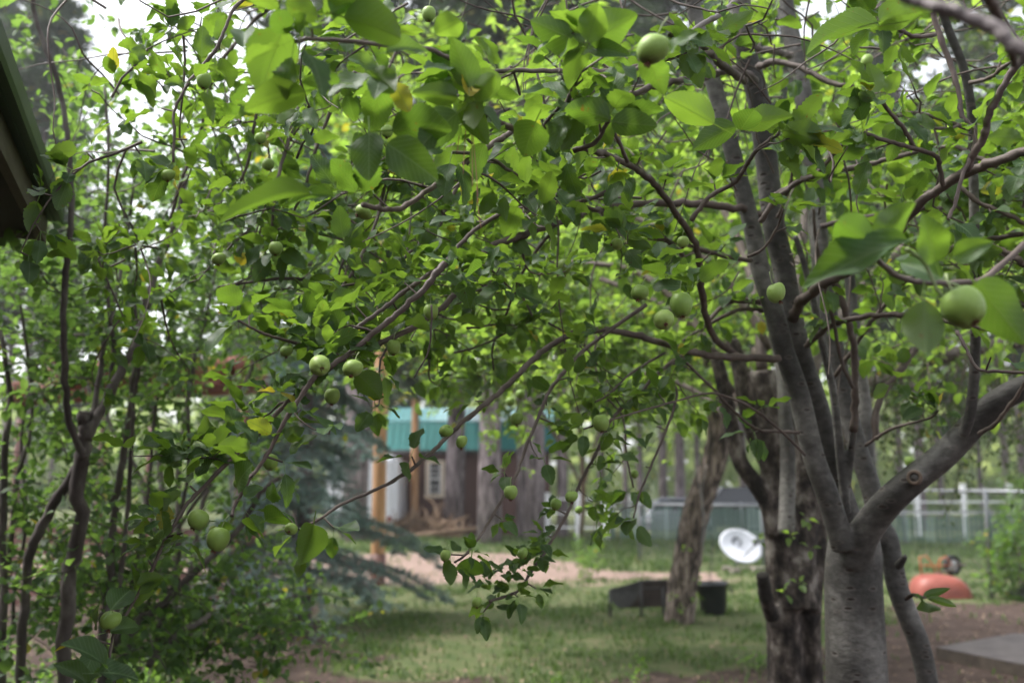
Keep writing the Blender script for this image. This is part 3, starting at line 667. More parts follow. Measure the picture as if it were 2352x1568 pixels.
branch([(1960, 890), (1931, 823), (1915, 740), (1891, 646), (1875, 560), (1868, 480)], 3.25, 3.1, 4.5, 3.5, M_TWIG, gap=.25)
branch([(2010, 1010), (2018, 923), (2068, 850), (2101, 806), (2150, 760)][0:5], 3.6, 3.7, 8, 6, M_TWIG, gap=.25, sub=.4)
branch([(1988, 1023), (2035, 990), (2085, 973), (2135, 960), (2155, 943)], 3.5, 3.2, 3.6, 2.6, M_TWIG, gap=.08, start=.6)
branch([(2248, 996), (2285, 973), (2318, 933), (2352, 883), (2380, 850)], 3.0, 2.8, 5, 4, M_TWIG, leaves=False)
branch([(2198, 760), (2218, 796), (2245, 846), (2301, 853), (2380, 858)], 2.3, 2.2, 4, 3.5, M_TWIGRED, gap=.12, k=(2, 4))
branch([(1915, 866), (1951, 816), (2001, 740), (2068, 656), (2101, 633), (2158, 590), (2201, 563), (2251, 553), (2352, 537)], 3.6, 2.9, 5, 6, M_TWIG, gap=.15, sub=.3)
branch([(2238, 545), (2268, 563), (2318, 583), (2352, 606), (2400, 630)], 2.9, 2.8, 7, 8, M_TWIG, gap=.2)
branch([(1885, 520), (1968, 502), (2068, 490), (2135, 480), (2235, 483), (2311, 500), (2400, 530)], 3.7, 3.4, 6, 5, M_TWIGRED, gap=.15, sub=.4)
branch([(2208, 433), (2251, 467), (2301, 487), (2352, 513), (2400, 540)], 2.8, 2.7, 5, 5, M_TWIG, gap=.12, sub=.2)
branch([(2240, 640), (2290, 672), (2352, 700), (2400, 720)], 2.9, 2.8, 6, 5, M_TWIG, gap=.14, sub=.2)
branch([(1750, 693), (1685, 690), (1650, 712), (1610, 760)], 3.4, 3.2, 7, 4, M_TWIG, gap=.16, sub=.3)
branch([(1755, 713), (1701, 711), (1635, 740), (1568, 783)], 3.4, 3.2, 5, 3, M_TWIG, gap=.15, sub=.3)
branch([(1725, 598), (1651, 586), (1568, 560), (1490, 548), (1430, 560)], 3.3, 2.7, 5.5, 3, M_TWIG, gap=.10, sub=.3)
branch([(1718, 590), (1751, 573), (1785, 523), (1800, 480)], 2.6, 2.5, 3.5, 2.5, M_TWIG, gap=.1)
branch([(1701, -10), (1660, 30), (1618, 53), (1568, 87)], 2.4, 2.3, 7, 6, M_TWIGPALE, gap=.2)
branch([(1711, 187), (1660, 150), (1628, 120), (1608, 97), (1568, 87), (1540, 80)], 3.1, 2.3, 9, 7, M_TWIG, gap=.12, sub=.1)
branch([(1735, 113), (1775, 117), (1818, 127)], 3.35, 3.7, 8, 7, M_TWIG, leaves=False)
branch([(1741, 155), (1775, 143), (1835, 153), (1901, 187), (1960, 200)], 3.3, 3.0, 8, 5, M_TWIG, gap=.12, sub=.3)
branch([(2148, 80), (2101, 83), (2068, 70), (2015, 47)], 2.2, 2.1, 5, 4, M_TWIG, gap=.08, k=(5, 8), start=.3)
branch([(2228, 190), (2278, 177), (2310, 150), (2370, 120)], 2.8, 2.6, 5, 4, M_TWIG, gap=.1, sub=.3)
branch([(831, 70), (884, 167), (924, 230), (991, 263), (1040, 290), (1085, 330)][::-1], 2.2, 2.1, 3, 2.4, M_TWIG, gap=.14)
branch([(1060, 150), (1000, 118), (950, 108), (884, 103), (784, 93), (707, 90), (680, 95)], 1.7, 1.45, 5, 5, M_TWIG, gap=.12, k=(4, 6), L=.075)
branch([(600, -30), (540, 17), (517, 67), (493, 117), (457, 160), (427, 200), (400, 257), (400, 300), (398, 372)], 2.4, 2.3, 4, 3, M_TWIG, gap=.12, k=(2, 4), sub=.2)
branch([(700, -30), (600, 33), (560, 80), (500, 153), (480, 207), (467, 277), (443, 350), (413, 427), (387, 523)], 3.4, 3.5, 4.5, 4, M_TWIG, gap=.16, sub=.4)
branch([(620, 200), (593, 253), (580, 307), (573, 360), (553, 417)], 2.8, 2.8, 4, 3, M_TWIG, gap=.12, sub=.3)
branch([(700, 190), (690, 233), (667, 310), (650, 367), (632, 440), (625, 550), (633, 570)], 2.9, 2.7, 5, 3, M_TWIG, gap=.15, sub=.3)
branch([(780, 200), (750, 280), (727, 340), (700, 430), (660, 520), (640, 600)], 3.0, 3.0, 4, 3, M_TWIG, gap=.15, sub=.4)
branch([(930, 260), (890, 400), (860, 520), (800, 640), (740, 700), (700, 730)], 3.0, 2.6, 4, 3, M_TWIG, gap=.10, sub=.5)
branch([(1100, 330), (1050, 430), (1000, 520), (930, 590), (850, 640), (780, 660)], 2.9, 2.5, 5, 3, M_TWIG, gap=.10, sub=.5)
branch([(700, 640), (640, 640), (560, 650), (500, 660)][::-1], 2.7, 2.7, 2.5, 4, M_TWIG, gap=.12, sub=.4)
branch([(2068, -8), (2120, 8), (2168, 20), (2235, 43), (2301, 77), (2352, 123), (2420, 170)], .95, .88, 13, 19, M_TWIGPALE, leaves=False, sides=14)
branch([(2262, -30), (2285, 20), (2311, 90), (2330, 150)], 1.0, 1.1, 14, 9, M_TWIG, leaves=False, sides=12)
branch([(2125, 1372), (2108, 1368), (2095, 1366), (2082, 1375)], 3.2, 3.4, 3, 5, M_TWIG, leaves=False)
# deliberate sprigs: bluish leaf fan in front, right
SP = MB()
branch([(2352, 560), (2260, 640), (2160, 650), (2075, 640), (2010, 590), (2000, 570)], 1.6, 1.36, 7, 6, M_TWIG, gap=.2, leaves=False)
branch([(2080, 570), (2120, 600), (2150, 660), (2175, 690)], 1.34, 1.33, 5, 3, M_STALK, leaves=False)

# single leaves the picture singles out: base, tip, distance, facing (+1 = upper side towards the camera), width
near = lambda D: D if D > 1.8 else 1.32 + (D-1.1)*.62
one = [((2085, 552), (1848, 622), 1.12, 1, .68), ((2122, 692), (2118, 815), 1.10, -1, 1.25), ((2005, 560), (1900, 500), 1.15, -1, 1.1), ((2010, 560), (2085, 470), 1.15, -1, 1.1),
       ((2150, 600), (2130, 510), 1.12, 1, 1.2), ((2165, 640), (2060, 590), 1.16, 1, 1.0), ((2240, 650), (2330, 760), 1.15, -1, 1.0), ((2190, 590), (2270, 560), 1.1, 1, 1.),
       ((1150, 175), (1060, 220), 1.7, -1, 1.1), ((700, 210), (568, 232), 1.3, -1, .8), ((650, 70), (596, 195), 1.35, -1, 1.35), ((770, 452), (650, 448), 1.35, 1, .5), ((715, 446), (522, 462), 1.3, -1, .55),
       ((848, 305), (846, 402), 1.5, 1, 1.25), ((890, 330), (1000, 400), 1.48, 1, 1.3), ((800, 220), (810, 280), 1.5, 1, 1.2), ((655, 10), (740, 40), 1.3, -1, 1.2), ((790, 40), (940, 75), 1.35, -1, 1.2),
       ((760, 30), (860, -30), 1.35, -1, 1.2), ((640, 20), (560, -30), 1.35, -1, 1.1), ((560, 110), (560, 40), 1.5, 1, .9), ((780, 190), (690, 170), 1.4, -1, 1.), ((850, 160), (920, 215), 1.45, -1, 1.2),
       ((890, 120), (990, 95), 1.4, 1, .9), ((1000, 80), (1070, 40), 1.5, -1, 1.2), ((1050, 220), (960, 215), 1.6, -1, 1.1), ((1080, 200), (1050, 100), 1.6, -1, 1.3), ((1075, 225), (1150, 170), 1.65, -1, 1.2),
       ((1060, 240), (1120, 310), 1.7, -1, 1.), ((1050, 260), (960, 330), 1.6, -1, 1.2), ((900, 300), (1040, 285), 1.6, -1, 1.1), ((1340, 100), (1240, 60), 1.7, -1, 1.2), ((1350, 95), (1380, 10), 1.6, -1, 1.3), ((1355, 95), (1450, 40), 1.65, -1, 1.2),
       ((1345, 110), (1300, 180), 1.7, -1, 1.2), ((1360, 110), (1430, 120), 1.7, 1, 1.), ((1640, 285), (1520, 215), 1.9, -1, .8), ((1560, 100), (1590, 70), 1.45, 1, 1.1), ((1540, 120), (1565, 80), 1.4, 1, 1.4), ((1490, 140), (1515, 195), 1.5, -1, 1.1), ((1400, 275), (1300, 230), 1.8, -1, 1.), ((1405, 280), (1500, 290), 1.8, -1, 1.),
       ((1230, 280), (1200, 345), 1.8, -1, 1.3), ((1690, 290), (1590, 330), 2.1, -1, 1.1), ((1700, 290), (1800, 260), 2.1, -1, 1.1), ((1700, 300), (1740, 240), 2.1, -1, 1.), ((1800, 300), (1890, 320), 2.2, -1, 1.2), ((2020, 60), (1810, 75), 2.0, -1, .6), ((2020, 50), (2120, 10), 2.0, -1, 1.),
       ((610, 1195), (660, 1170), 2.0, -1, 1.7), ((545, 1120), (560, 1060), 2.0, 1, 1.2), ((560, 1140), (600, 1110), 2.0, 1, 1.1), ((1083, 1280), (1078, 1335), 2.4, 1, 1.2), ((720, 1205), (712, 1280), 2.2, -1, 1.2), ((822, 860), (872, 900), 2.2, -1, 1.3), ((1090, 595), (1085, 640), 2.1, 1, 1.4),
       ((255, 1400), (300, 1340), 1.9, 1, 1.2), ((250, 1450), (330, 1425), 1.95, 1, 1.), ((240, 1530), (180, 1455), 1.8, 1, 1.1), ((225, 1545), (320, 1535), 1.8, 1, 1.1), ((200, 1570), (130, 1500), 1.8, 1, .9), ((310, 1340), (375, 1320), 1.95, -1, 1.1), ((490, 800), (412, 690), 2.1, -1, 0), 
       ((2100, 1366), (2130, 1380), 3.2, 1, .7), ((2122, 1368), (2172, 1352), 3.2, -1, .6), ((2130, 1373), (2200, 1388), 3.2, -1, .5), ((2118, 1375), (2132, 1404), 3.2, 1, .6)]
ol = []
for (b_, t_, D, s_, w_) in one:
    if w_ == 0: continue
    D = near(D); a = P(*b_, D); c = P(*t_, D*rng.uniform(.96, 1.04)); d = c-a; L = np.linalg.norm(d)
    tocam = np.array((0, 0, EYE))-a; tocam /= np.linalg.norm(tocam)
    n = s_*tocam + np.array((0, 0, .55)) + .28*rng.normal(size=3)
    if np.dot(n, tocam)*s_ < .2: n = s_*tocam + .2*rng.normal(size=3)
    ol.append((a, d, n, L, w_))
for o_ in ol: add_leaves(TW, o_[0][None], o_[1][None], o_[2][None], np.array([o_[3]]), 3, 1, wscale=o_[4]*.95, rmax=.9)

# crown fill: leafy twigs through the volume of the crown
def crown_fill(tw, lv, cen, rad, n, L, tl=.32, out=.5, keep=None, k=(4, 7), gap=.06, sides=4, center=None):
    cen = np.array(cen); rad = np.array(rad)
    for _ in range(n):
        p = cen + unit(1)[0]*rng.uniform(0, 1)**(1/3)*rad
        if keep is not None and not keep(p): continue
        d = unit(1)[0] + out*(p-(cen if center is None else center))/np.linalg.norm(rad); d[2] *= .6
        twig_with_spurs(tw, lv, p, d, tl*rng.uniform(.6, 1.3), .0038, L, k, gap, sides)
def proj(p):
    v = np.array(p)-np.array((0, 0, EYE)); dep = v[1]*CT+v[2]*ST; up = v[2]*CT-v[1]*ST
    return 1176+v[0]/dep*F, 784-up/dep*F, dep
def keep_top(p):
    """the crown hangs lower towards the left tips and stays above the yard view"""
    if p[1] < 1.9: return False
    if p[0]/p[1] < -.38: return False
    if p[0]/p[1] < -.30 and p[2]-EYE > .30*p[1]: return False
    # crown underside rises away from the trunk
    if abs(p[0]-.95+.1*(p[2]-2)) < .52 and 1.9 < p[1] < 3.75: return False
    if p[0] < .45 and p[2] < 3.3 and rng.uniform() < .80: return False
    h = 2.28 - .10*(p[0]-.9)
    return p[2] > h - .25*max(0, -p[0])
cf = np.array((.8, 3.4, 3.0))
crown_fill(TW, LV, (.75, 3.1, 3.05), (2.1, 1.35, .95), 430, .078, keep=keep_top, k=(3, 6))
crown_fill(TW, LV, (-.35, 2.55, 2.35), (.75, .55, .42), 12, .065, keep=lambda p: p[1] > 1.9)
crown_fill(TW, LV, (1.55, 3.3, 2.55), (.9, .9, .6), 50, .074, keep=keep_top)
for (x, y, D) in [(720, 762, 2.15), (785, 775, 2.2), (690, 735, 2.2), (835, 800, 2.2), (880, 760, 2.3), (750, 800, 2.1), (860, 850, 2.2), (640, 905, 2.15), (690, 935, 2.1), (600, 1035, 2.05), (560, 1110, 2.0), (600, 1150, 2.0), (520, 1165, 2.0), (480, 1040, 2.1),
                  (420, 1040, 2.15), (560, 950, 2.2), (640, 1010, 2.1), (380, 1190, 2.0), (365, 1260, 2.0), (745, 700, 2.3), (940, 620, 2.4), (990, 590, 2.4), (1050, 620, 2.3), (1085, 660, 2.3), (960, 570, 2.5), (880, 640, 2.4), (800, 680, 2.4), (1110, 480, 2.2), (1540, 640, 2.1), (1480, 620, 2.2), (1590, 660, 2.1), (1380, 600, 2.3), (1440, 540, 2.4), (1250, 700, 2.8)]:
    LV.rosette(P(x, y, D), (rng.normal()*.4, -.3, 1), 6, .064); LV.rosette(P(x+rng.normal()*22, y+rng.normal()*16, D+.08), (rng.normal()*.6, -.3, .6), 5, .06)
crown_fill(TW, LV, P(800, 590, 3.1), (.85, .4, .38), 60, .058, k=(3, 6))
crown_fill(TW, LV, P(620, 420, 3.2), (.6, .4, .45), 34, .058, k=(3, 6))
APC = np.array([P(a[0], a[1], near(a[3])) for a in AP])
def thin_near_fruit(lv):
    b = np.concatenate(lv.b); d = np.concatenate(lv.d); n_ = np.concatenate(lv.n); l = np.concatenate(lv.l)
    mid = b + d/np.linalg.norm(d, axis=1)[:, None]*l[:, None]*.5
    ray = mid - np.array((0, 0, EYE)); ok = np.ones(len(b), bool)
    for c in APC:
        v = mid - c; dist = np.linalg.norm(v, axis=1); cr = c - np.array((0, 0, EYE)); Lc = np.linalg.norm(cr); u = cr/Lc
        along = v @ u; off = np.linalg.norm(v - along[:, None]*u, axis=1)
        ok &= ~((dist < .32) & (along < .01) & (off < .055))
    lv.b, lv.d, lv.n, lv.l = [b[ok]], [d[ok]], [n_[ok]], [l[ok]]
thin_near_fruit(LV)
for _ in range(230):
    p = np.array((.3, 2.9, 2.9)) + unit(1)[0]*rng.uniform(0, 1)**.4*np.array((1.7, 1.0, .8))
    if not (p[1] > 1.9 and p[2] > 1.95): continue
    d = unit(1)[0]*.8 + np.array((-.35, -.1, -.25)); ln = rng.uniform(.25, .8); q = [p]
    for i_ in range(6): d = d + .3*rng.normal(size=3); q.append(q[-1] + d/np.linalg.norm(d)*ln/6)
    tube(TW, spline(q, 2), np.linspace(.0038, .0014, 13), 4, 0, cap=False)
n = LV.out(TW, mat=1)
adopt(TW.build('crown', [M_TWIG, M_APPLE_LEAF]), root)
print('front tree leaves', n)

# ================================================================= APPLES
def fruit_mesh(seed, tall):
    r = np.random.default_rng(seed); a = np.linspace(0, math.pi, 19)
    prof = []
    for q in a:
        rr = math.sin(q)**.92*(1+.07*math.cos(q)); z = math.cos(q)*tall
        dip = .20*math.exp(-(q/.34)**2) + .13*math.exp(-((math.pi-q)/.26)**2)*(-1)
        prof.append((max(rr, .0005), z - dip))
    mb = MB(); lathe(mb, prof[::-1], 26)
    mb.v[0][:, 0] += .10*r.normal()*(mb.v[0][:, 2]); v = mb.v[0]; th = np.arctan2(v[:, 1], v[:, 0]); mb.v[0] = v*(1 + .025*np.cos(th*5+r.uniform(0, 6))*np.clip(-v[:, 2:3].ravel(), 0, 1) + .06*np.cos(th+r.uniform(0, 6)))[:, None]
    o = mb.build('fruit', M_FRUIT); me = o.data; bpy.data.objects.remove(o); return me
FR = [fruit_mesh(1, .98), fruit_mesh(2, 1.08), fruit_mesh(3, .92)]
cb = MB()
for k in range(6):
    a = k*math.pi/3+.2; c, s = math.cos(a), math.sin(a)
    tube(cb, [(c*.03, s*.03, -.80), (c*.13, s*.13, -.93), (c*(.17+.05*(k % 2)), s*(.17+.05*(k % 2)), -1.07), (c*.11, s*.11, -1.18)], (.06, .06, .045, .01), 5)
tube(cb, [(0, 0, -.82), (0, 0, -1.02)], (.10, .05), 6)
co = cb.build('calyx', M_CALYX); CALYX = co.data; bpy.data.objects.remove(co)
sb = MB(); tube(sb, [(0, 0, .72), (.02, 0, 1.1), (.10, .03, 1.6), (.26, .05, 2.0)], (.055, .045, .045, .075), 6)
s_ = sb.build('stalk', M_STALK); STALK = s_.data; bpy.data.objects.remove(s_)
def apple(px, py, rp, D, label, group=None, tilt=(0, 0), tall=None, small=False):
    D = near(D); r = M(rp, D); c = P(px, py, D)
    t_ = thing('apple', label, 'apple', c, 0, group)
    t_.rotation_euler = (R(tilt[0]), R(tilt[1]), rng.uniform(0, 0.8)); t_.scale = (r, r, r*(tall or rng.uniform(.96, 1.12)))
    for nm, me in (('fruit', FR[rng.integers(0, 3)]), ('calyx', CALYX), ('stalk', STALK)):
        o = bpy.data.objects.new(nm, me); COL.objects.link(o); o.parent = t_
    return t_
for a in AP: apple(a[0], a[1], a[2], a[3], a[4], tilt=a[5], tall=a[6])
for (x, y, r_, D) in [(1195, 905, 11, 4.2), (1172, 922, 10, 4.2), (1094, 838, 11, 4.4), (1100, 852, 10, 4.4), (1530, 745, 11, 4.6), (1305, 700, 10, 4.5), (1452, 612, 10, 4.4), (1700, 640, 12, 4.2), (1375, 850, 9, 4.8), (980, 680, 9, 4.1), (1330, 1170, 9, 3.6), (2135, 935, 10, 4.8), (2130, 1075, 11, 4.8), (2090, 1060, 12, 4.7)]:
    apple(x, y, r_, D, 'small blurred green apple among the far leaves of the background crowns', group='blurred background apples')
# pine needles caught in the crown
nb_ = thing('hanging_pine_needles', 'bundle of long dry tan pine needles hanging from a branch fork near the top', 'pine needles', P(1075, 235, 1.75))
q = MB()
for (x0, y0, x1, y1) in [(1075, 240, 1064, 400), (1078, 240, 1085, 430), (1080, 250, 1098, 450), (1070, 250, 1050, 350), (1095, 430, 1105, 525), (1072, 245, 1100, 300)]:
    pts, r = limb([(x0, y0), ((x0+x1)/2+rng.normal()*3, (y0+y1)/2), (x1, y1)], 1.75, 1.75, .8, .6); tube(q, pts, r, 4)
adopt(q.build('needle', M_NEEDLEDRY), nb_)
# ================================================================= SECOND APPLE TREE (dark, lichen)
def far_leaf_twigs(tw, lv, cen, rad, n, L, tl=.4, keep=None, k=(3, 6), gap=.09):
    crown_fill(tw, lv, cen, rad, n, L, tl, keep=keep, k=k, gap=gap, sides=3)
D2 = 5.0
root2 = thing('apple_tree', 'old apple tree with rough dark lichened double trunk and a black cut stub', 'apple tree', G(1835, 1640))
A = MB()
def t2(mbx, pts, d0, d1, r0, r1, sides=12):
    p, r = limb(pts, d0, d1, r0, r1); tube(mbx, p, r, sides); return p, r
t2(A, [(1800, 1790), (1800, 1700), (1803, 1568), (1798, 1400), (1795, 1280), (1788, 1150), (1775, 1040), (1765, 950), (1750, 850)], D2, D2+.1, 45, 30)
t2(A, [(1878, 1790), (1875, 1650), (1868, 1568), (1862, 1450), (1868, 1340), (1878, 1250), (1870, 1150), (1862, 1050)], D2-.05, D2+.2, 26, 22)
t2(A, [(1840, 1400), (1835, 1290), (1845, 1200), (1850, 1100), (1845, 950), (1830, 860)], D2, D2+.3, 42, 24)
t2(A, [(1780, 1230), (1765, 1160), (1735, 1110), (1700, 1060), (1680, 980), (1660, 880), (1645, 820)], D2, D2+.1, 22, 16)
t2(A, [(1785, 1100), (1740, 1010), (1715, 930), (1700, 850), (1680, 780)], D2+.1, D2+.2, 24, 18)
t2(A, [(1775, 1420), (1760, 1375), (1752, 1325)], D2-.05, D2-.12, 18, 15)
adopt(fuse(A, 'trunk', [M_LICHEN], None, .011, 3), root2)
b = MB(); p, r = limb([(1760, 1375), (1755, 1345), (1751, 1318)], D2-.13, D2-.16, 17, 14); tube(b, p, r, 12, wob=.06); adopt(b.build('cut_stub', M_DEADSTUB), root2)
b = MB(); p, r = limb([(1806, 1225), (1808, 1150), (1810, 1050), (1803, 940), (1795, 840), (1770, 720)], D2-.25, D2-.1, 19, 14); tube(b, p, r, 12, wob=.03); adopt(b.build('branch', M_BARK), root2)
for pts, r0, r1 in [([(1700, 1000), (1640, 930), (1560, 880), (1450, 850)], 9, 5), ([(1680, 900), (1600, 760), (1500, 690), (1380, 640)], 10, 6), ([(1750, 850), (1740, 700), (1700, 560), (1620, 400)], 14, 8),
                    ([(1850, 900), (1900, 780), (1980, 660), (2080, 560)], 14, 8), ([(1770, 800), (1650, 620), (1500, 520), (1350, 450)], 10, 6), ([(1645, 820), (1560, 700), (1450, 620), (1300, 600)], 12, 5), ([(1830, 860), (1830, 700), (1850, 500), (1900, 350)], 15, 9)]:
    b = MB(); p, r = limb(pts, D2+.1, D2+.8, r0, r1); tube(b, p, r, 8, wob=.04); adopt(b.build('branch', M_TWIG), root2)
TW2 = MB(); LV2 = Leaves()
c2 = np.array(P(1650, 560, 5.8))
far_leaf_twigs(TW2, LV2, c2, (2.5, 1.5, 1.5), 520, .07, keep=lambda p: p[2] > 2.05+.05*(p[0]-1))
# hanging leafy shoots in the middle
for px in np.linspace(1080, 1700, 20):
    a = P(px+rng.normal()*12, rng.uniform(700, 850), rng.uniform(4.6, 6.5)); twig_with_spurs(TW2, LV2, a, (rng.normal()*.3, rng.normal()*.3, -1), rng.uniform(.4, .95), .004, .055, (2, 4), .10, 3, droop=.6)
# fresh shoots on the trunk
for (x, y) in [(1800, 1360), (1835, 1340), (1815, 1230), (1862, 1260), (1740, 1240), (1850, 1190)]:
    LV2.rosette(P(x, y, D2-.28), (0, -1, .4), 4, .05)
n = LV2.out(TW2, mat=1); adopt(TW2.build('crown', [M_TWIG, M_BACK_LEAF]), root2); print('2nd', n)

# ================================================================= THIRD TREE, drooping, far right
root3 = thing('weeping_tree', 'dark limbed tree with long drooping leafy strings behind the front tree on the right', 'tree', G(1925, 1450))
A = MB(); t2(A, [(1925, 1460), (1928, 1250), (1935, 1080), (1950, 960), (1985, 900), (2050, 862), (2150, 822), (2260, 800), (2400, 770)], 7.6, 7.0, 22, 17); t2(A, [(1945, 1000), (1960, 850), (2010, 700), (2080, 560)], 7.5, 7.5, 18, 10); t2(A, [(2050, 862), (2110, 780), (2200, 700)], 7.3, 7.4, 14, 8)
adopt(fuse(A, 'trunk', [M_DKBARK if 'M_DKBARK' in globals() else M_SHRUBBARK], None, .016, 3), root3)
TW3 = MB(); LV3 = Leaves()
far_leaf_twigs(TW3, LV3, P(2150, 520, 7.6), (2.3, 1.5, 1.7), 380, .07, keep=lambda p: p[2] > 2.2)
for _ in range(120):
    px = rng.uniform(1990, 2420); D = rng.uniform(6.2, 8); y0 = rng.uniform(770, 860)
    p0 = P(px, y0, D); k = 9; ln = rng.uniform(.35, .95); pts = [p0]
    d = np.array((rng.normal()*.2, rng.normal()*.2, -1.))
    for i_ in range(k): d = d + .12*rng.normal(size=3); d[2] = -1; pts.append(pts[-1]+d*ln/k)
    pts = np.array(pts); tube(TW3, pts, np.linspace(.004, .0018, k+1), 3, cap=False)
    for i_ in range(2, k+1): LV3.rosette(pts[i_], d, 2, .042)
n = LV3.out(TW3, lev=2, mat=1); adopt(TW3.build('crown', [M_TWIG, M_WEEP_LEAF]), root3); print('3rd', n)

# ================================================================= LEANING TREE
g4 = G(1560, 1432); D4 = 10.9
root4 = thing('leaning_tree', 'leaning tree with thick furrowed brown bark beside the black tub', 'tree', g4)
A = MB(); p, r = limb([(1556, 1450), (1560, 1420), (1570, 1340), (1583, 1250), (1600, 1170), (1626, 1100), (1645, 1045), (1652, 980), (1640, 880), (1600, 760), (1570, 640)], D4, D4, 36, 24); r[:4] *= (1.35, 1.22, 1.1, 1.03)
tube(A, p, r, 22, wob=.06); t2(A, [(1650, 990), (1690, 900), (1740, 800)], D4, D4+.3, 20, 12)
adopt(fuse(A, 'trunk', [M_FURROW], None, .02, 2), root4)
TW4 = MB(); LV4 = Leaves(); far_leaf_twigs(TW4, LV4, P(1560, 650, 11), (2.6, 1.6, 2.2), 260, .085, tl=.6, keep=lambda p: p[2] > 2.3)
for (x, y) in [(1545, 1370), (1575, 1260), (1600, 1372), (1605, 1330), (1560, 1395)]: LV4.rosette(P(x, y, D4-.2), (0, -1, .3), 5, .06)
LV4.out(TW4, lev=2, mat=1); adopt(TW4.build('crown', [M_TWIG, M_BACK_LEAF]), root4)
wr = MB(); p, r = limb([(1600, 1075), (1606, 1110), (1612, 1160), (1616, 1200), (1614, 1260)], D4-.25, D4-.25, .9, .9); tube(wr, p, r, 5)
p, r = limb([(1622, 1068), (1616, 1100), (1612, 1130), (1617, 1190), (1612, 1250)], D4-.26, D4-.26, .9, .9); tube(wr, p, r, 5)
tag(wr.build('hanging_wire', M_GALV), 'pale twisted wire hanging down the leaning tree trunk', 'wire')
hk = MB(); p, r = limb([(1630, 1342), (1634, 1290), (1637, 1245), (1634, 1228), (1626, 1222)], 13.6, 13.6, 1.2, 1.); tube(hk, p, r, 6)
tag(hk.build('garden_hook', M_DKMETAL), 'thin dark metal hook rod stuck in the grass behind the black tub', 'garden hook')

# ================================================================= BACKGROUND APPLE CROWNS (middle and left distance)
def bg_tree(px, gy, D, label, crowns, nm='fruit_tree', lean=(0, 0), cat='tree', L=.085, bark=M_TWIG, tr=26, tl=.6, dens=1., lm=M_BACK_LEAF):
    g = G(px, gy); rt = thing(nm, label, cat, g)
    tmb = MB(); base = np.array(g)
    top = P(crowns[0][0], crowns[0][1], D)
    pts = spline(np.array([base-np.array((0, 0, .1)), base*.6+top*.4+np.array((.12, 0, 0)), top]), 6); tube(tmb, pts, np.linspace(M(tr, D), M(tr*.4, D), len(pts)), 10, wob=.05)
    tw = MB(); lv = Leaves()
    for (cx, cy, rx, ry, n) in crowns:
        c = P(cx, cy, D); m = spline(np.array([pts[len(pts)//2], (pts[len(pts)//2]+c)/2+np.array((0, 0, .15)), c]), 5); tube(tmb, m, np.linspace(M(tr*.45, D), M(tr*.15, D), len(m)), 7, wob=.05)
        far_leaf_twigs(tw, lv, c, (M(rx, D), M(rx, D)*.7, M(ry, D)), int(n*.6), L, tl=tl)
    lv.out(tw, lev=2, mat=1)
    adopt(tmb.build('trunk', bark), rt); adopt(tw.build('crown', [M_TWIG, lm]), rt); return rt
bg_tree(1330, 1262, 9.2, 'pale leafy apple tree in the middle distance behind the arched shoots', [(1300, 620, 330, 220, 420), (1080, 700, 200, 170, 180), (1450, 800, 200, 120, 150), (1150, 850, 160, 80, 60)], 'apple_tree', cat='apple tree', tr=14)
bg_tree(640, 1300, 12.5, 'bright green leafy tree behind the left branches, before the sky', [(820, 520, 300, 260, 300), (1000, 300, 300, 220, 200)], L=.11, tl=.7, tr=16)

# ================================================================= LEFT THICKET
def shrub(label, gpt, stems, crowns, L=.054, seed=0):
    g = G(*gpt) if not isinstance(gpt, Vector) else gpt
    rt = thing('leafy_shrub', label, 'shrub', g, 0, 'tall multi stemmed shrubs on the left')
    TWs = MB(); LVs = Leaves()
    for (pts, d0, d1, r0, r1, dn) in stems:
        p, r = limb(pts, d0, d1, r0, r1, 5); p = wiggle(p, r, .7); b = MB(); tube(b, p, r, 9, wob=.06); adopt(b.build('stem', M_SHRUBBARK), rt)
        seg = len(p)
        for i_ in range(seg//3, seg-1):
            for _ in range(dn):
                if rng.uniform() < .24:
                    side = unit(1)[0]; side[2] = abs(side[2])*.8
                    twig_with_spurs(TWs, LVs, p[i_], side, rng.uniform(.2, .5), .003, L, (2, 4), .05, 3, droop=.15)
    for (c, rad, n) in crowns:
        c = np.array(c) + np.array((0, .35, 0))
        crown_fill(TWs, LVs, c, rad, int(n*.34), L, .38, k=(2, 4), gap=.045, sides=3, keep=lambda p: not (-.45 < p[0]/p[1] < -.27 and (p[2]-EYE)/p[1] > .30 and rng.uniform() < .1))
    LVs.out(TWs, lev=None, mat=1) if False else LVs.out(TWs, lev=1 if g.y < 4.2 else 2, mat=1, wscale=1.1)
    adopt(TWs.build('foliage', [M_SHRUBBARK, M_SHRUB_LEAF]), rt); return rt
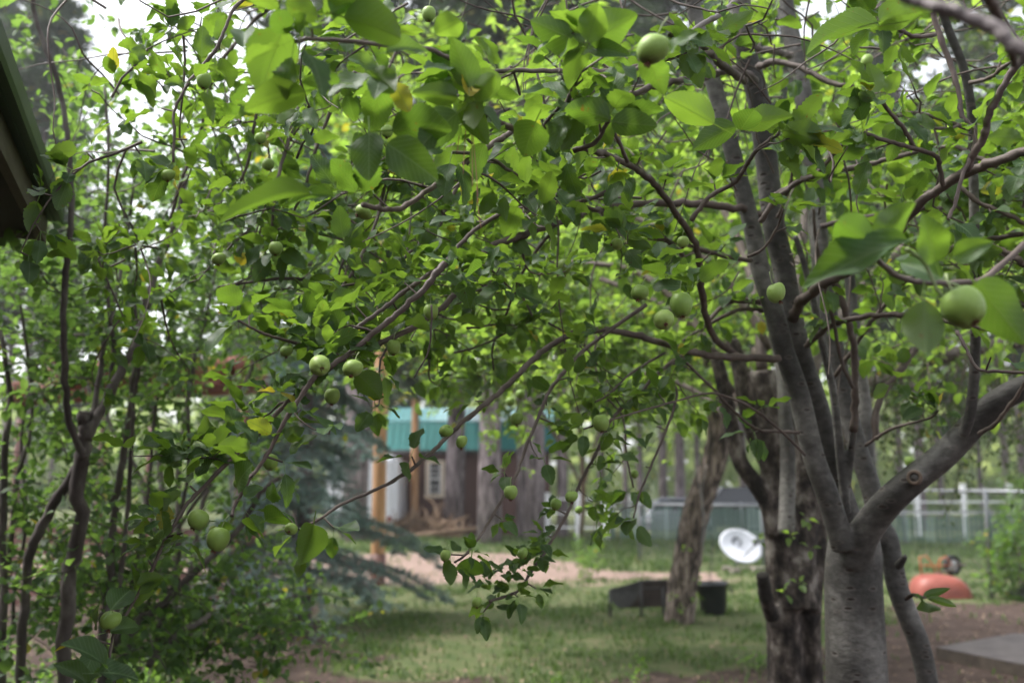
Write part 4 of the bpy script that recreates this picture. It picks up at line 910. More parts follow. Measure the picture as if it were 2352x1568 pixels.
shrub('shrub with one stout dark trunk and a blunt sawn stub, its stems fanning upward', (165, 1700),
      [([(140, 1700), (160, 1345), (180, 1212), (190, 1045), (200, 980), (197, 945)], 3.9, 3.9, 17, 16, 0),
       ([(190, 1050), (178, 1020), (152, 923), (147, 790), (150, 623), (162, 523), (160, 367), (147, 267), (127, 167), (93, 83), (73, -20)], 3.85, 3.7, 9, 5, 1),
       ([(200, 1010), (240, 930), (280, 850), (305, 800), (325, 740), (350, 640), (400, 520), (430, 400)], 3.9, 4.2, 12, 5, 1),
       ([(205, 990), (222, 900), (240, 800), (262, 700), (290, 560), (310, 400)], 3.9, 4.3, 7, 3, 1),
       ([(215, 980), (250, 880), (262, 800), (250, 700), (240, 560), (250, 380), (240, 200)], 3.95, 4.1, 6, 3, 1),
       ([(185, 1065), (117, 1162), (73, 1262), (60, 1345), (50, 1500), (46, 1760)][::-1], 4.0, 3.9, 10, 12, 0)],
      [(P(200, 420, 4.2), (.95, .7, 1.0), 200), (P(110, 760, 4.3), (.7, .6, .5), 80), (P(80, 1330, 4.0), (.55, .5, .5), 230), (P(150, 60, 4.2), (.6, .7, .5), 25)])
shrub('slender shrub of parallel brown stems standing right of the stout dark trunk', (245, 1620),
      [([(235, 1620), (240, 1445), (247, 1378), (257, 1278), (262, 1178), (280, 1060), (295, 960), (310, 850), (330, 740), (370, 600)], 4.3, 4.6, 12, 5, 1),
       ([(262, 1500), (285, 1250), (302, 1046), (307, 923), (320, 823), (313, 723), (300, 620), (280, 450)], 4.2, 4.3, 6, 3, 1),
       ([(270, 1480), (320, 1250), (345, 1100), (352, 980), (372, 860), (400, 700)], 4.6, 4.8, 5, 3, 1)],
      [(P(330, 560, 4.8), (.8, .7, .9), 190), (P(300, 1060, 4.9), (.6, .6, .3), 60), (P(300, 1440, 4.4), (.6, .5, .35), 200)])
shrub('open shrub with a long limb leaning diagonally up to the right near the red post', (290, 1590),
      [([(270, 1580), (283, 1512), (317, 1428), (367, 1395), (433, 1328), (500, 1262), (547, 1218), (600, 1130), (650, 1090)], 4.4, 4.9, 10, 6, 1),
       ([(340, 1530), (400, 1462), (467, 1422), (480, 1410)], 4.3, 4.6, 8, 6, 0),
       ([(350, 1500), (383, 1378), (407, 1312), (413, 1195), (433, 1078), (433, 923), (447, 823), (470, 740), (500, 600)], 4.7, 4.9, 6, 3, 1),
       ([(330, 1420), (370, 1300), (430, 1180), (520, 1060), (600, 980)], 4.9, 5.3, 6, 3, 1)],
      [(P(520, 640, 5.4), (.9, .7, .9), 200), (P(450, 1400, 4.7), (.5, .4, .25), 110), (P(630, 1440, 5.2), (.4, .4, .14), 50)])
shrub('pale stemmed shrub at the left edge of the picture beneath the eave', (10, 1600),
      [([(5, 1600), (7, 1300), (10, 1046), (20, 956), (22, 880), (0, 760)], 4.2, 4.3, 10, 5, 1), ([(20, 1300), (40, 1100), (75, 960), (60, 800), (40, 640)], 4.4, 4.6, 6, 3, 1), ([(50, 1500), (30, 1380), (60, 1200), (50, 1000), (90, 820)], 4.7, 4.7, 5, 3, 1)],
      [(P(60, 620, 4.7), (.9, .7, .9), 190), (P(10, 1150, 4.7), (.6, .6, .6), 110), (P(0, 100, 4.8), (.6, .6, .7), 50)])
shrub('taller pale green shrub further back, between the dark stems and the bright sky', (420, 1440),
      [([(400, 1440), (405, 1200), (420, 1000), (450, 800), (480, 600), (500, 400), (520, 250)], 6.4, 6.6, 8, 4, 1), ([(380, 1440), (370, 1100), (340, 900), (300, 700), (290, 500), (250, 300), (240, 180)], 6.4, 6.8, 8, 4, 1), ([(420, 1430), (470, 1150), (560, 900), (620, 700)], 6.4, 6.8, 7, 4, 1), ([(390, 1430), (340, 1150), (240, 950), (130, 760), (60, 500), (30, 300)], 6.4, 7, 7, 4, 1)],
      [(P(420, 600, 6.8), (1.2, .9, 1.15), 300), (P(150, 560, 7), (1.0, .9, 1.2), 220), (P(620, 560, 6.8), (.8, .8, .9), 150)], L=.065)
# ground plants at the lower left
def weed(p, h, n, label, group, L=.045, nm='weed_plant', lm=None):
    rt = thing(nm, label, 'plant', p, 0, group); mbw = MB(); lv = Leaves(); base = np.array(p)
    for _ in range(n):
        d = np.array((rng.normal()*.35, rng.normal()*.35, 1.)); pts = twig_with_spurs(mbw, lv, base + rng.normal(size=3)*np.array((.06, .06, 0)), d, h*rng.uniform(.6, 1.2), .0025, L, (2, 4), .045, 3, droop=.05)
    lv.out(mbw, lev=1 if p[1] < 6 else 2, mat=1); adopt(mbw.build('foliage', [M_STALK, lm or M_WEED]), rt)
for _ in range(165):
    y = rng.uniform(3.5, 7.0); x = -rng.uniform(.12, .60)*(y+.9)
    weed(Vector((x, y, gz(x, y))), rng.uniform(.15, .5)*(1.25 if x < -.3*y else .6), rng.integers(4, 9), 'low dark green leafy plant in the undergrowth at the foot of the left shrubs', 'undergrowth plants on the left')
for (x, y, h) in [(1335, 1330, .75), (1345, 1300, .6)]:
    weed(G(x, y), h, 5, 'thin pale green sapling standing on the lawn edge left of the trough', 'saplings on the lawn', .07)
for _ in range(16):
    x = rng.uniform(.2, 2.6); y = rng.uniform(6.0, 9)
    weed(Vector((x, y, gz(x, y))), rng.uniform(.05, .12), 5, 'tiny green weed sprouting in the bare soil around the tree trunks', 'small weeds in the soil')
# ================================================================= EAVE OF THE HOUSE
house = thing('house_eave', 'dark roof corner with green metal gutter, tan fascia board and dark soffit, upper left', 'house', (P(110, 505, 4.0)[0]-1.2, P(110, 505, 4.0)[1]-1.5, 0))
dv = np.array((math.sin(R(-19.3)), math.cos(R(-19.3)), 0.)); nv = np.array((dv[1], -dv[0], 0.))     # along, outward (right)
E = P(110, 508, 4.0)
def prism(prof, s0, s1, name, m_, par, extra=None):
    """profile (outward, up) swept along the eave"""
    v = []
    for s in (s0, s1):
        for (a, h) in prof: v.append(E + dv*s + nv*a + np.array((0, 0, h)))
    n = len(prof); q = [(i_, (i_+1) % n, n+(i_+1) % n, n+i_) for i_ in range(n)]
    mb = MB(); mb.add(np.array(v), q, smooth=False)
    c = len(v); cv = [np.mean(v[:n], 0), np.mean(v[n:], 0)]
    mb.add(np.array([*v, *cv]), [(i_, (i_+1) % n, 2*n, 2*n) for i_ in range(n)] + [((i_+1) % n+n, i_+n, 2*n+1, 2*n+1) for i_ in range(n)], smooth=False)
    return adopt(mb.build(name, m_), par)
prism([(.002, 0), (.052, .0), (.058, .018), (.058, .075), (.05, .075), (.05, .022), (.045, .008), (.002, .008)], -9, .012, 'gutter', M_GREENFASCIA, house)
prism([(.018, -.006), (.026, -.006), (.026, -.0005), (.018, -.0005)], -9, .008, 'gutter_ridge', M_GREENFASCIA, house)
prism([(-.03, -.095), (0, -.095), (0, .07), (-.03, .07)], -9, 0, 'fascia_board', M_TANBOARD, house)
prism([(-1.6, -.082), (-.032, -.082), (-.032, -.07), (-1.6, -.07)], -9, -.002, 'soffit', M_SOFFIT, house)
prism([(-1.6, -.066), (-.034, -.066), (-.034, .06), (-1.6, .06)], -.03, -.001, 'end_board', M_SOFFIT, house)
prism([(.05, .078), (.05, .098), (-3, 1.1), (-3, 1.08)], -9, .03, 'roof', M_GREENFASCIA, house)
prism([(-.75, -E[2]), (-.75, -.084), (-.9, -.084), (-.9, -E[2])], -9, -.1, 'wall', M_BROWN, house)

# ================================================================= PERGOLA (red stained logs)
pg = thing('pergola', 'red brown log pergola with slatted rail panels, half hidden behind the left shrubs', 'pergola', G(430, 1420))
def logbar(name, a, b, r, m_=M_REDLOG, n=10):
    mb = MB(); tube(mb, np.linspace(a, b, 4), r, n, wob=.03); return adopt(mb.build(name, m_), pg)
def gup(px, gy, z): g = G(px, gy); return np.array((g.x, g.y, z))
posts = [gup(540, 1442, 0), gup(215, 1420, 0), gup(600, 1330, 0), gup(330, 1322, 0), gup(20, 1350, 0)]
for k_, g in enumerate(posts): logbar('post', g, g+np.array((0, 0, 2.45 if k_ else 2.3)), .055 if k_ else .058, M_REDDARK if k_ else M_REDLOG)
def at(px, py, D): return P(px, py, D)
logbar('beam', at(120, 868, 8.2), at(590, 842, 10.2), .12); logbar('beam', at(60, 905, 10.5), at(640, 880, 12.2), .12)
for (x0, y0, d0, x1, y1, d1) in [(130, 800, 8, 150, 830, 12), (250, 812, 8, 262, 850, 12), (352, 822, 8.6, 330, 858, 12.5), (440, 812, 9, 420, 866, 13), (562, 835, 9.7, 500, 868, 13.5), (40, 905, 7.6, 70, 910, 12)]:
    logbar('rafter', at(x0, y0, d0), at(x1, y1, d1), .10)
for k_ in range(8):
    z = .18+.115*k_; a = posts[1]+np.array((-1.2, .1, z)); b_ = posts[0]+np.array((0, 0, z)); mb = MB(); mb.bar(a, b_, .03, .075); adopt(mb.build('rail_slat', M_REDDARK), pg)
for k_ in range(9):
    f = k_/8; a = posts[0]*(1-f)+posts[2]*f; mb = MB(); mb.bar(a*.999+np.array((0, 0, .1)), a*.999+np.array((0, 0, 1.0)), .04, .04); adopt(mb.build('baluster', M_REDLOG), pg)
for z in (.1, 1.0): logbar('handrail', posts[0]+np.array((0, 0, z)), posts[2]+np.array((0, 0, z)), .04)

# ================================================================= LOG POLES
def pole(label, g, h, r, nm='log_pole'):
    rt = thing(nm, label, 'pole', g, 0); a = np.array(g)
    mb = MB(); pts = np.array([a+np.array((0, 0, z)) for z in (-.1, .0, .45, .5, h*.5, h-.02, h)]); tube(mb, pts, (r*1.08, r*1.06, r*1.03, r*1., r*.97, r*.92, r*.8), 14, wob=.015); adopt(mb.build('pole_shaft', M_LOG), rt)
    mb = MB(); tube(mb, np.array([a+np.array((0, 0, z)) for z in (-.1, 0, .2, .46)]), (r*1.16, r*1.14, r*1.10, r*1.06), 14, wob=.03); adopt(mb.build('stained_foot', M_REDDARK), rt)
pole('thick orange brown peeled log pole on the lawn edge before the white trailer', G(867, 1343), 5.3, .105)
pole('thinner pale orange log pole rising from the brush pile beside the shed window', G(951, 1229), 6.6, .115)
pole('far pale wooden pole above the right white fence', G(2203, 1128), 5.5, .12)

# ================================================================= SHED
sh = thing('storage_shed', 'brown storage shed with turquoise ribbed metal roof and a cream framed window', 'shed', G(1010, 1222))
sx0, sx1, sy = P(905, 1100, 29.5)[0], P(1262, 1100, 29.5)[0], 29.2
zE = 1.55+(1101-1034)*29.2/F; mb = MB()
mb.box(((sx0+sx1)/2, sy+1.8, zE/2-.25), (sx1-sx0, 3.6, zE+.5)); 
for x in np.arange(sx0+.3, sx1, .3): mb.box((x, sy-.006, zE/2), (.03, .012, zE-.02))
mb.build('wall', M_BROWN, None); adopt(bpy.data.objects[-1] if False else [o for o in COL.objects if o.name.startswith('wall')][-1], sh)
def roofp(name, y0, z0, y1, z1, mt=None):
    mb = MB(); d = Vector((0, y1-y0, z1-z0)); L_ = d.length; rot = d.to_track_quat('Y', 'Z').to_matrix()
    mb.box(((sx0+sx1)/2, (y0+y1)/2, (z0+z1)/2), (sx1-sx0+.5, L_, .04), rot)
    for x in np.arange(sx0-.2, sx1+.2, .2):
        mb.box(np.array((x, (y0+y1)/2, (z0+z1)/2))+np.array(rot @ Vector((0, 0, .03))), (.03, L_, .025), rot)
    return adopt(mb.build(name, mt or M_TEAL), sh)
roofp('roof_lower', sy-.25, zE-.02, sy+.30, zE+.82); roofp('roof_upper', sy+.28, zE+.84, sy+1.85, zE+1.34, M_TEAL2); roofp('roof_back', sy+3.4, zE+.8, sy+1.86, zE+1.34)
mb = MB(); mb.box(((sx0+sx1)/2, sy-.262, zE-.05), (sx1-sx0+.5, .02, .10)); adopt(mb.build('eave_trim', M_DKMETAL), sh)
wx, wz = P(1001, 1100, 29.2)[0], 1.55; wf = MB(); ww, wh = .46, .98
zc = 1.55-(1099-1101)*29.2/F
for (cx, cz, sx_, sz_) in [(-ww/2, 0, .10, wh+.1), (ww/2, 0, .10, wh+.1), (0, wh/2, ww-.1, .10), (0, -wh/2, ww-.1, .10)]: wf.box((wx+cx, sy-.035, zc+cz), (sx_, .05, sz_))
wfo = adopt(wf.build('window_frame', M_CREAM), sh)
ws = MB(); ws.box((wx, sy-.03, zc), (ww-.1, .03, .05));
for cz in (-.36, -.22, .14, .30): ws.box((wx, sy-.03, zc+cz), (ww-.1, .022, .022))
for cx in (-.15, .15): ws.box((wx+cx*1.05, sy-.031, zc), (.05, .026, wh-.1))
o = ws.build('sash', M_WHITE); o.parent = wfo; o.matrix_parent_inverse = wfo.matrix_parent_inverse.copy(); o.matrix_parent_inverse = Matrix.Translation(sh.location).inverted(); o.parent = wfo; o.matrix_parent_inverse = Matrix.Identity(4)
gl = MB(); gl.box((wx, sy-.018, zc), (ww-.08, .008, wh-.08)); o = gl.build('pane', M_GLASS); o.parent = wfo

# ================================================================= WHITE TRAILER
tr = thing('white_trailer', 'white rounded enclosed trailer seen from behind, between the pine trunk and the log pole', 'trailer', G(838, 1237))
tD = tr.location.y; x0, x1 = P(752, 1100, tD)[0], P(915, 1100, tD)[0]
bm = bmesh.new(); bmesh.ops.create_cube(bm, size=1)
bmesh.ops.scale(bm, vec=(x1-x0, 3.2, 1.85), verts=bm.verts); bmesh.ops.translate(bm, vec=((x0+x1)/2, tD+1.6, 1.28), verts=bm.verts)
bmesh.ops.bevel(bm, geom=bm.edges[:], offset=.14, segments=4, affect='EDGES')
me = bpy.data.meshes.new('body'); bm.to_mesh(me); bm.free(); me.materials.append(M_WHITEP); o = bpy.data.objects.new('body', me); COL.objects.link(o); adopt(o, tr)
for k_ in (0, 1):
    mb = MB(); mb.box(((x0+x1)/2+(k_-.5)*.78, tD-.012, 1.28), (.72, .02, 1.55)); mb.box(((x0+x1)/2+(k_-.5)*.12, tD-.035, 1.25), (.03, .03, .25)); adopt(mb.build('door', M_WHITEP), tr)
    mb = MB(); xx = x0+.16 if k_ == 0 else x1-.16
    rot = Matrix.Rotation(R(90), 3, 'Y'); lathe(mb, [(.0, -.09), (.28, -.09), (.33, -.05), (.33, .05), (.28, .09), (.0, .09)], 24, 0, (xx, tD+1.9, .33), rot); adopt(mb.build('wheel', M_RUBBER), tr)
    mb = MB(); mb.box((x0+.2 if k_ == 0 else x1-.2, tD-.018, .52), (.10, .03, .16)); adopt(mb.build('tail_light', M_REDPAINT), tr)

# ================================================================= BRUSH PILE
bp_ = thing('brush_pile', 'heap of dry tan roots and cut brush lying in front of the shed', 'brush pile', G(965, 1235)); mb = MB(); c = np.array(bp_.location)
for _ in range(170):
    f = rng.uniform(-1, 1); a = c+np.array((f*1.05+.15, rng.uniform(-.5, .6), rng.uniform(0, .75)*(1-.75*abs(f)))); d = unit(1)[0]; d[2] = abs(d[2])*.9; ln = rng.uniform(.2, .65)
    pts = np.array([a, a+d*ln*.5+rng.normal(size=3)*.05, a+d*ln+rng.normal(size=3)*.09]); tube(mb, spline(pts, 3), np.linspace(rng.uniform(.015, .05), .008, 7), 5)
tube(mb, np.array([c+np.array((-1.5, -.5, .08)), c+np.array((0, -.55, .10)), c+np.array((1.55, -.4, .28))]), (.09, .08, .05), 9, wob=.1)
adopt(mb.build('cut_limb_heap', M_BRUSH), bp_)

# ================================================================= WHITE RAIL FENCES
def rail_fence(label, xs_, ya, yb, h, rails, w=.13, rh=.14):
    """posts at world x, y from ya to yb"""
    n = len(xs_); ys_ = np.linspace(ya, yb, n); rt = thing('white_rail_fence', label, 'fence', (xs_[0], ya, gz(xs_[0], ya)))
    for x, y in zip(xs_, ys_):
        mb = MB(); z = gz(x, y); mb.box((x, y, z+h/2), (w, w, h)); mb.box((x, y, z+h+.012), (w+.03, w+.03, .025)); adopt(mb.build('post', M_WHITE), rt)
    for i_ in range(n-1):
        for z in rails:
            a = Vector((xs_[i_]+w/2+.002, ys_[i_], z+gz(xs_[i_], ys_[i_]))); b2 = Vector((xs_[i_+1]-w/2-.002, ys_[i_+1], z+gz(xs_[i_+1], ys_[i_+1]))); mb = MB(); mb.bar(a, b2, rh, .04); 
            adopt(mb.build('rail', M_WHITE), rt)
def wx_(px, D): return (px-1176)/F*D
rail_fence('white rail fence with thick posts between the pine trunks and the green slatted fence', [wx_(1256, 26.5), wx_(1327, 26.5), wx_(1386, 26.5)], 26.8, 26.4, 1.18, (.30, .66, 1.04), w=.17, rh=.15)
rail_fence('bright white rail fence far right behind the grass bank', [wx_(x, 27.5) for x in (1990, 2095, 2198, 2300, 2402, 2500)], 27.6, 27.2, 1.42, (.66, .95, 1.26), w=.12, rh=.17)
rail_fence('distant white rail fence by the far field, behind the thin trunks', [wx_(x, 40) for x in (1405, 1443, 1482, 1524)], 40, 40, 1.35, (.75, 1.15), w=.12, rh=.12)

# ================================================================= CHAIN LINK AND SLATTED FENCES
M_GREENSLAT2 = flat('faded_green_slat', (.16, .24, .21), .6)
def link_fence(label, P0, P1, n, h, slats=False, wire=True, bottom=0.):
    P0 = np.array(P0, float); P1 = np.array(P1, float); rt = thing('chain_link_fence', label, 'fence', (P0[0], P0[1], gz(P0[0], P0[1])))
    for i_ in range(n+1):
        a = P0+(P1-P0)*i_/n; z = gz(a[0], a[1]); mb = MB(); tube(mb, [(a[0], a[1], z-.05), (a[0], a[1], z+h), (a[0], a[1], z+h+.03)], (.03, .03, .012), 10); adopt(mb.build('post', M_GALV), rt)
    mb = MB(); tube(mb, [(P0[0], P0[1], gz(*P0[:2])+h-.03), (P1[0], P1[1], gz(*P1[:2])+h-.03)], .021, 8); adopt(mb.build('top_rail', M_GALV), rt)
    d = P1-P0; L_ = np.linalg.norm(d[:2]); u = d[:2]/L_; g0 = gz(*P0[:2])
    if wire:
        mb = MB(); m_ = .075; cnt = int(L_/m_)
        for i_ in range(cnt):
            for sgn in (1, -1):
                s = i_*m_; zz = np.arange(0, h-.06, m_/1.6); q = np.array([(P0[0]+u[0]*(s+sgn*.5*m_*((k_ % 2))), P0[1]+u[1]*(s+sgn*.5*m_*(k_ % 2))+.012*sgn, g0+.04+z) for k_, z in enumerate(zz)])
                tube(mb, q, .0022, 3, cap=False)
        adopt(mb.build('wire_mesh', M_GALV), rt)
    if slats:
        mb = MB()
        for s in np.arange(.05, L_, .115):
            if rng.uniform() < .05: continue
            hh = (h-.14)*rng.uniform(.9, 1.)*(.92 if rng.uniform() < .2 else 1); mb.box((P0[0]+u[0]*s, P0[1]+u[1]*s-.03, g0+.05+hh/2), (.068, .006, hh), Matrix.Rotation(math.atan2(u[1], u[0]), 3, 'Z'), int(rng.uniform() < .3))
        adopt(mb.build('privacy_slats', [M_GREENSLAT, M_GREENSLAT2]), rt)
    return rt
link_fence('galvanised fence filled with green privacy slats behind the satellite dish', (wx_(1398, 26.5), 26.3, 0), (wx_(1790, 25.5), 25.2, 0), 4, .98, slats=True, wire=False)
link_fence('green slatted fence low behind the grass on the right', (wx_(1960, 25), 24.8, 0), (wx_(2330, 25), 24.4, 0), 4, .80, slats=True, wire=False)
link_fence('plain chain link fence around the grass between the leaning tree and the dish', (wx_(1463, 19.3), 19.3, 0), (wx_(1742, 17.8), 17.8, 0), 2, 1.12)
link_fence('tall chain link fence with a slim steel post behind the red wheelbarrow', (wx_(2000, 15.2), 15.2, 0), (wx_(2560, 12.0), 11.9, 0), 2, 1.42)

# ================================================================= TROUGH
tg = thing('feed_trough', 'half barrel steel feed trough on thin legs beside the leaning tree', 'trough', G(1455, 1424)); gD = tg.location.y
def arcpts(c, rw, rh_, n=12): return [(c[0]+rw*math.cos(a), c[1]-rh_*math.sin(a)) for a in np.linspace(0, math.pi, n)]
X = Vector((.93, .37, 0)).normalized(); Y = Vector((-.33, .94, 0)).normalized()      # long axis, across
X = Vector((.86, .50, 0)).normalized(); Yc = Vector((-.80, .60, 0)).normalized()
o0 = Vector(P(1472, 1334, gD+.05)); o1 = Vector(P(1401, 1353, gD-.0)); Yc = (o1-o0); wdt = Yc.length; Yc.normalize(); zt = o0.z; drop = .25; lenT = .62
Xd = Vector((1, .12, .02)).normalized()
def tp(s, f, dz): return np.array(o0 + Xd*s + Yc*(wdt*f) + Vector((0, 0, dz)))
def section(s, sc=1.): return [tp(s, .5-.5*sc*math.cos(a), -drop*sc*math.sin(a)**.8) for a in np.linspace(0, math.pi, 13)]
mb = MB(); A0 = section(0); A1 = section(lenT); v = np.array(A0+A1); n = 13; mb.add(v, [(i_, i_+1, n+i_+1, n+i_) for i_ in range(n-1)]); adopt(mb.build('basin', M_RUST), tg)
mb = MB(); cth = (np.array(A0[0])+np.array(A0[-1]))/2; mb.add(np.array(A0+[cth]), [(i_, i_+1, 13, 13) for i_ in range(12)], smooth=False); adopt(mb.build('end_plate', M_STEEL), tg); mb = MB(); mb.add(np.array(A1+[(np.array(A1[0])+np.array(A1[-1]))/2]), [(i_+1, i_, 13, 13) for i_ in range(12)], smooth=False); adopt(mb.build('end_plate', M_STEEL), tg)
mb = MB(); tube(mb, [A0[0], A0[-1], A1[-1], A1[0], A0[0]], .012, 6); adopt(mb.build('rim', M_STEEL), tg)
for q in (A0[0], A0[-1], A1[0], A1[-1]):
    mb = MB(); tube(mb, [q, (q[0], q[1], gz(q[0], q[1])-.02)], .017, 8); adopt(mb.build('leg', M_STEEL), tg)
# ================================================================= BLACK TUB
tb = thing('black_tub', 'black plastic tub with rope handles, tilted on the lawn right of the leaning tree', 'tub', G(1640, 1409))
mb = MB(); rot = Matrix.Rotation(R(-4), 3, 'Y'); c = np.array(tb.location); lathe(mb, [(.0, .0), (.135, .0), (.145, .01), (.185, .33), (.20, .335), (.20, .355), (.18, .36), (.168, .34), (.13, .02), (.0, .015)], 28, 0, c, rot); adopt(mb.build('tub_wall', M_BLACKPL), tb)
for s in (-1, 1):
    mb = MB(); tube(mb, spline([c+np.array((.19*s, -.07, .33)), c+np.array((.215*s, -.06, .25)), c+np.array((.215*s, .06, .25)), c+np.array((.19*s, .07, .33))], 5), .008, 6); adopt(mb.build('handle', M_BLACKPL), tb)

# ================================================================= WHEELBARROW
wb = thing('wheelbarrow', 'upturned faded red wheelbarrow with its black tyre in the air, on the bare soil', 'wheelbarrow', G(2170, 1370)); wD = wb.location.y-.0
bm = bmesh.new()
W_ = M(66, wD)*1.02; H_ = M(48, wD); Dp = .30; nn_ = 14
c = Vector(wb.location)+Vector((0, 0, .0))
rings = []
for k_ in range(7):
    f = k_/6; z = H_*math.sin(f*math.pi/2)**.9; s = math.cos(f*math.pi/2)**.62 if k_ < 6 else .05
    ring = []
    for j_ in range(28):
        a = j_*2*math.pi/28; ca, sa = math.cos(a), math.sin(a)
        x = math.copysign(abs(ca)**.7, ca)*W_*(.98 if ca > 0 else .94)*s + (-.02-.05*f); y = math.copysign(abs(sa)**.7, sa)*Dp*s
        ring.append(bm.verts.new((c.x+x, c.y+y+.1, c.z+z+.012 - .10*f*max(0, (x/W_))*.4)))
    rings.append(ring)
for a, b2 in zip(rings, rings[1:]):
    for j_ in range(28): bm.faces.new((a[j_], a[(j_+1) % 28], b2[(j_+1) % 28], b2[j_]))
bm.faces.new(rings[-1])
for f in bm.faces: f.smooth = True
me = bpy.data.meshes.new('tray'); bm.to_mesh(me); bm.free(); me.materials.append(M_REDPAINT); o = bpy.data.objects.new('tray', me); COL.objects.link(o); adopt(o, wb)
mb = MB(); tube(mb, np.array([(c.x+W_*math.copysign(abs(math.cos(a))**.7, math.cos(a))*.97, c.y+.1+Dp*math.copysign(abs(math.sin(a))**.7, math.sin(a)), c.z+.014) for a in np.linspace(0, 2*math.pi, 33)]), .011, 6, cap=False); adopt(mb.build('tray_rim', M_REDPAINT), wb)
wc = P(2187, 1297, wD+.05); rot = Matrix.Rotation(R(90), 3, 'X') @ Matrix.Rotation(R(-12), 3, 'Y'); rot = (Matrix.Rotation(R(18), 3, 'Z') @ Matrix.Rotation(R(90), 3, 'X'))
mb = MB(); lathe(mb, [(.082, -.03), (.105, -.042), (.132, -.036), (.142, 0), (.132, .036), (.105, .042), (.082, .03)], 32, 0, wc, rot); wh_ = adopt(mb.build('wheel', M_RUBBER), wb)
mb = MB(); lathe(mb, [(.0001, -.034), (.028, -.034), (.034, -.014), (.07, -.012), (.088, -.032), (.088, .032), (.07, .012), (.034, .014), (.028, .034), (.0001, .034)], 28, 0, wc, rot); o = mb.build('rim', M_WHITEP); o.parent = wh_
mb = MB(); ax = np.array(rot @ Vector((0, 0, 1))); tube(mb, [wc-ax*.09, wc+ax*.09], .010, 8); tube(mb, [wc+np.array((.02, 0, 0)), P(2221, 1296, wD)], .016, 8); adopt(mb.build('axle', M_HANDLE), wb)
def wp(x, y, dd=0.): return P(x, y, wD+dd)
for dd in (-.08, .22):
    mb = MB(); tube(mb, [wp(2117, 1323, dd), wp(2112, 1278, dd), wp(2128, 1276, dd), wp(2146, 1303, dd), wp(2150, 1325, dd)], .010, 6); adopt(mb.build('leg', M_ORANGE), wb)
    mb = MB(); tube(mb, [wp(2112, 1297, dd), wp(2146, 1299, dd), wp(2187, 1297, dd*.4)], .009, 6); tube(mb, [wp(2156, 1322, dd), wp(2158, 1285, dd), wp(2172, 1277, dd), wp(2187, 1297, dd*.4)], .010, 6); adopt(mb.build('frame_bar', M_ORANGE), wb)
    mb = MB(); tube(mb, [wp(2080, 1342, dd), wp(2120, 1326, dd), wp(2168, 1312, dd), wp(2192, 1306, dd*.5)], .016, 8); adopt(mb.build('handle', M_HANDLE), wb)

# ================================================================= SATELLITE DISH
dg = G(1695, 1308); ds = thing('satellite_dish', 'white oval satellite dish with a dark crescent mark, standing on the grass', 'satellite dish', dg); dD = dg.y
dc = P(1702, 1252, dD); nrm_ = Vector((.10, -.84, .52)).normalized(); rot = nrm_.to_track_quat('Z', 'Y').to_matrix() @ Matrix.Rotation(R(0), 3, 'Z')
ex = Vector((1, 0, -.46)).normalized(); ey = nrm_.cross(ex).normalized(); ex = ey.cross(nrm_).normalized(); RM = Matrix((ex, ey, nrm_)).transposed()
mb = MB(); ra, rb = M(50, dD), M(42, dD)
rngs = []; v = []; K_ = 36; TT = np.linspace(0, 1, 9)
for side in (0, 1):
    for t_ in TT:
        for j_ in range(K_):
            a = j_*2*math.pi/K_; l = Vector((ra*t_*math.cos(a), rb*t_*math.sin(a), .085*(t_*t_-1) - side*.012)); v.append(np.array(dc)+np.array(RM @ l))
q = []
for side in (0, 1):
    o_ = side*9*K_
    for i_ in range(8):
        for j_ in range(K_):
            f = (o_+i_*K_+j_, o_+i_*K_+(j_+1) % K_, o_+(i_+1)*K_+(j_+1) % K_, o_+(i_+1)*K_+j_); q.append(f if side == 0 else f[::-1])
for j_ in range(K_): q.append((8*K_+j_, 8*K_+(j_+1) % K_, 17*K_+(j_+1) % K_, 17*K_+j_))
mb.add(v, q); adopt(mb.build('reflector', M_DISH), ds)
def dl(x, y, z=.0): t2_ = min(1, (x/ra)**2+(y/rb)**2); return np.array(dc)+np.array(RM @ Vector((x, y, .085*(t2_-1)+.004+z)))
mb = MB()
for k_, (a0, a1, r_, w_) in enumerate([(60, 250, .075, .034), (-60, 70, .085, .016)]):
    pts = [dl(-.08+r_*math.cos(R(a)), .085+r_*math.sin(R(a))) for a in np.linspace(a0, a1, 12)]; tube(mb, pts, np.sin(np.linspace(.1, math.pi-.1, 12))*w_*.8, 6)
adopt(mb.build('crescent_mark', M_MARK), ds)
mb = MB()
for x in np.arange(-.06, .13, .028): mb.bar(dl(x, .015), dl(x+.003, -.012), .006, .006)
adopt(mb.build('faint_lettering', M_MARK2), ds)
mb = MB(); tube(mb, [P(1697, 1288, dD-.02), P(1718, 1268, dD-.22), P(1740, 1246, dD-.42)], .012, 8); adopt(mb.build('feed_arm', M_DKMETAL), ds)
mb = MB(); mb.box(P(1742, 1240, dD-.44), (.12, .12, .09), Matrix.Rotation(R(30), 3, 'Y')); lathe(mb, [(.0001, -.06), (.045, -.055), (.045, .03), (.03, .04), (.0001, .04)], 14, 0, P(1734, 1243, dD-.36), Matrix.Rotation(R(-60), 3, 'X')); adopt(mb.build('receiver_head', M_GALV), ds)
mb = MB(); tube(mb, [np.array(dg)+np.array((0, .05, -.02)), np.array(dg)+np.array((0, .05, .14)), P(1697, 1288, dD+.03), P(1702, 1262, dD+.07)], .022, 10); adopt(mb.build('mast', M_DKMETAL), ds)
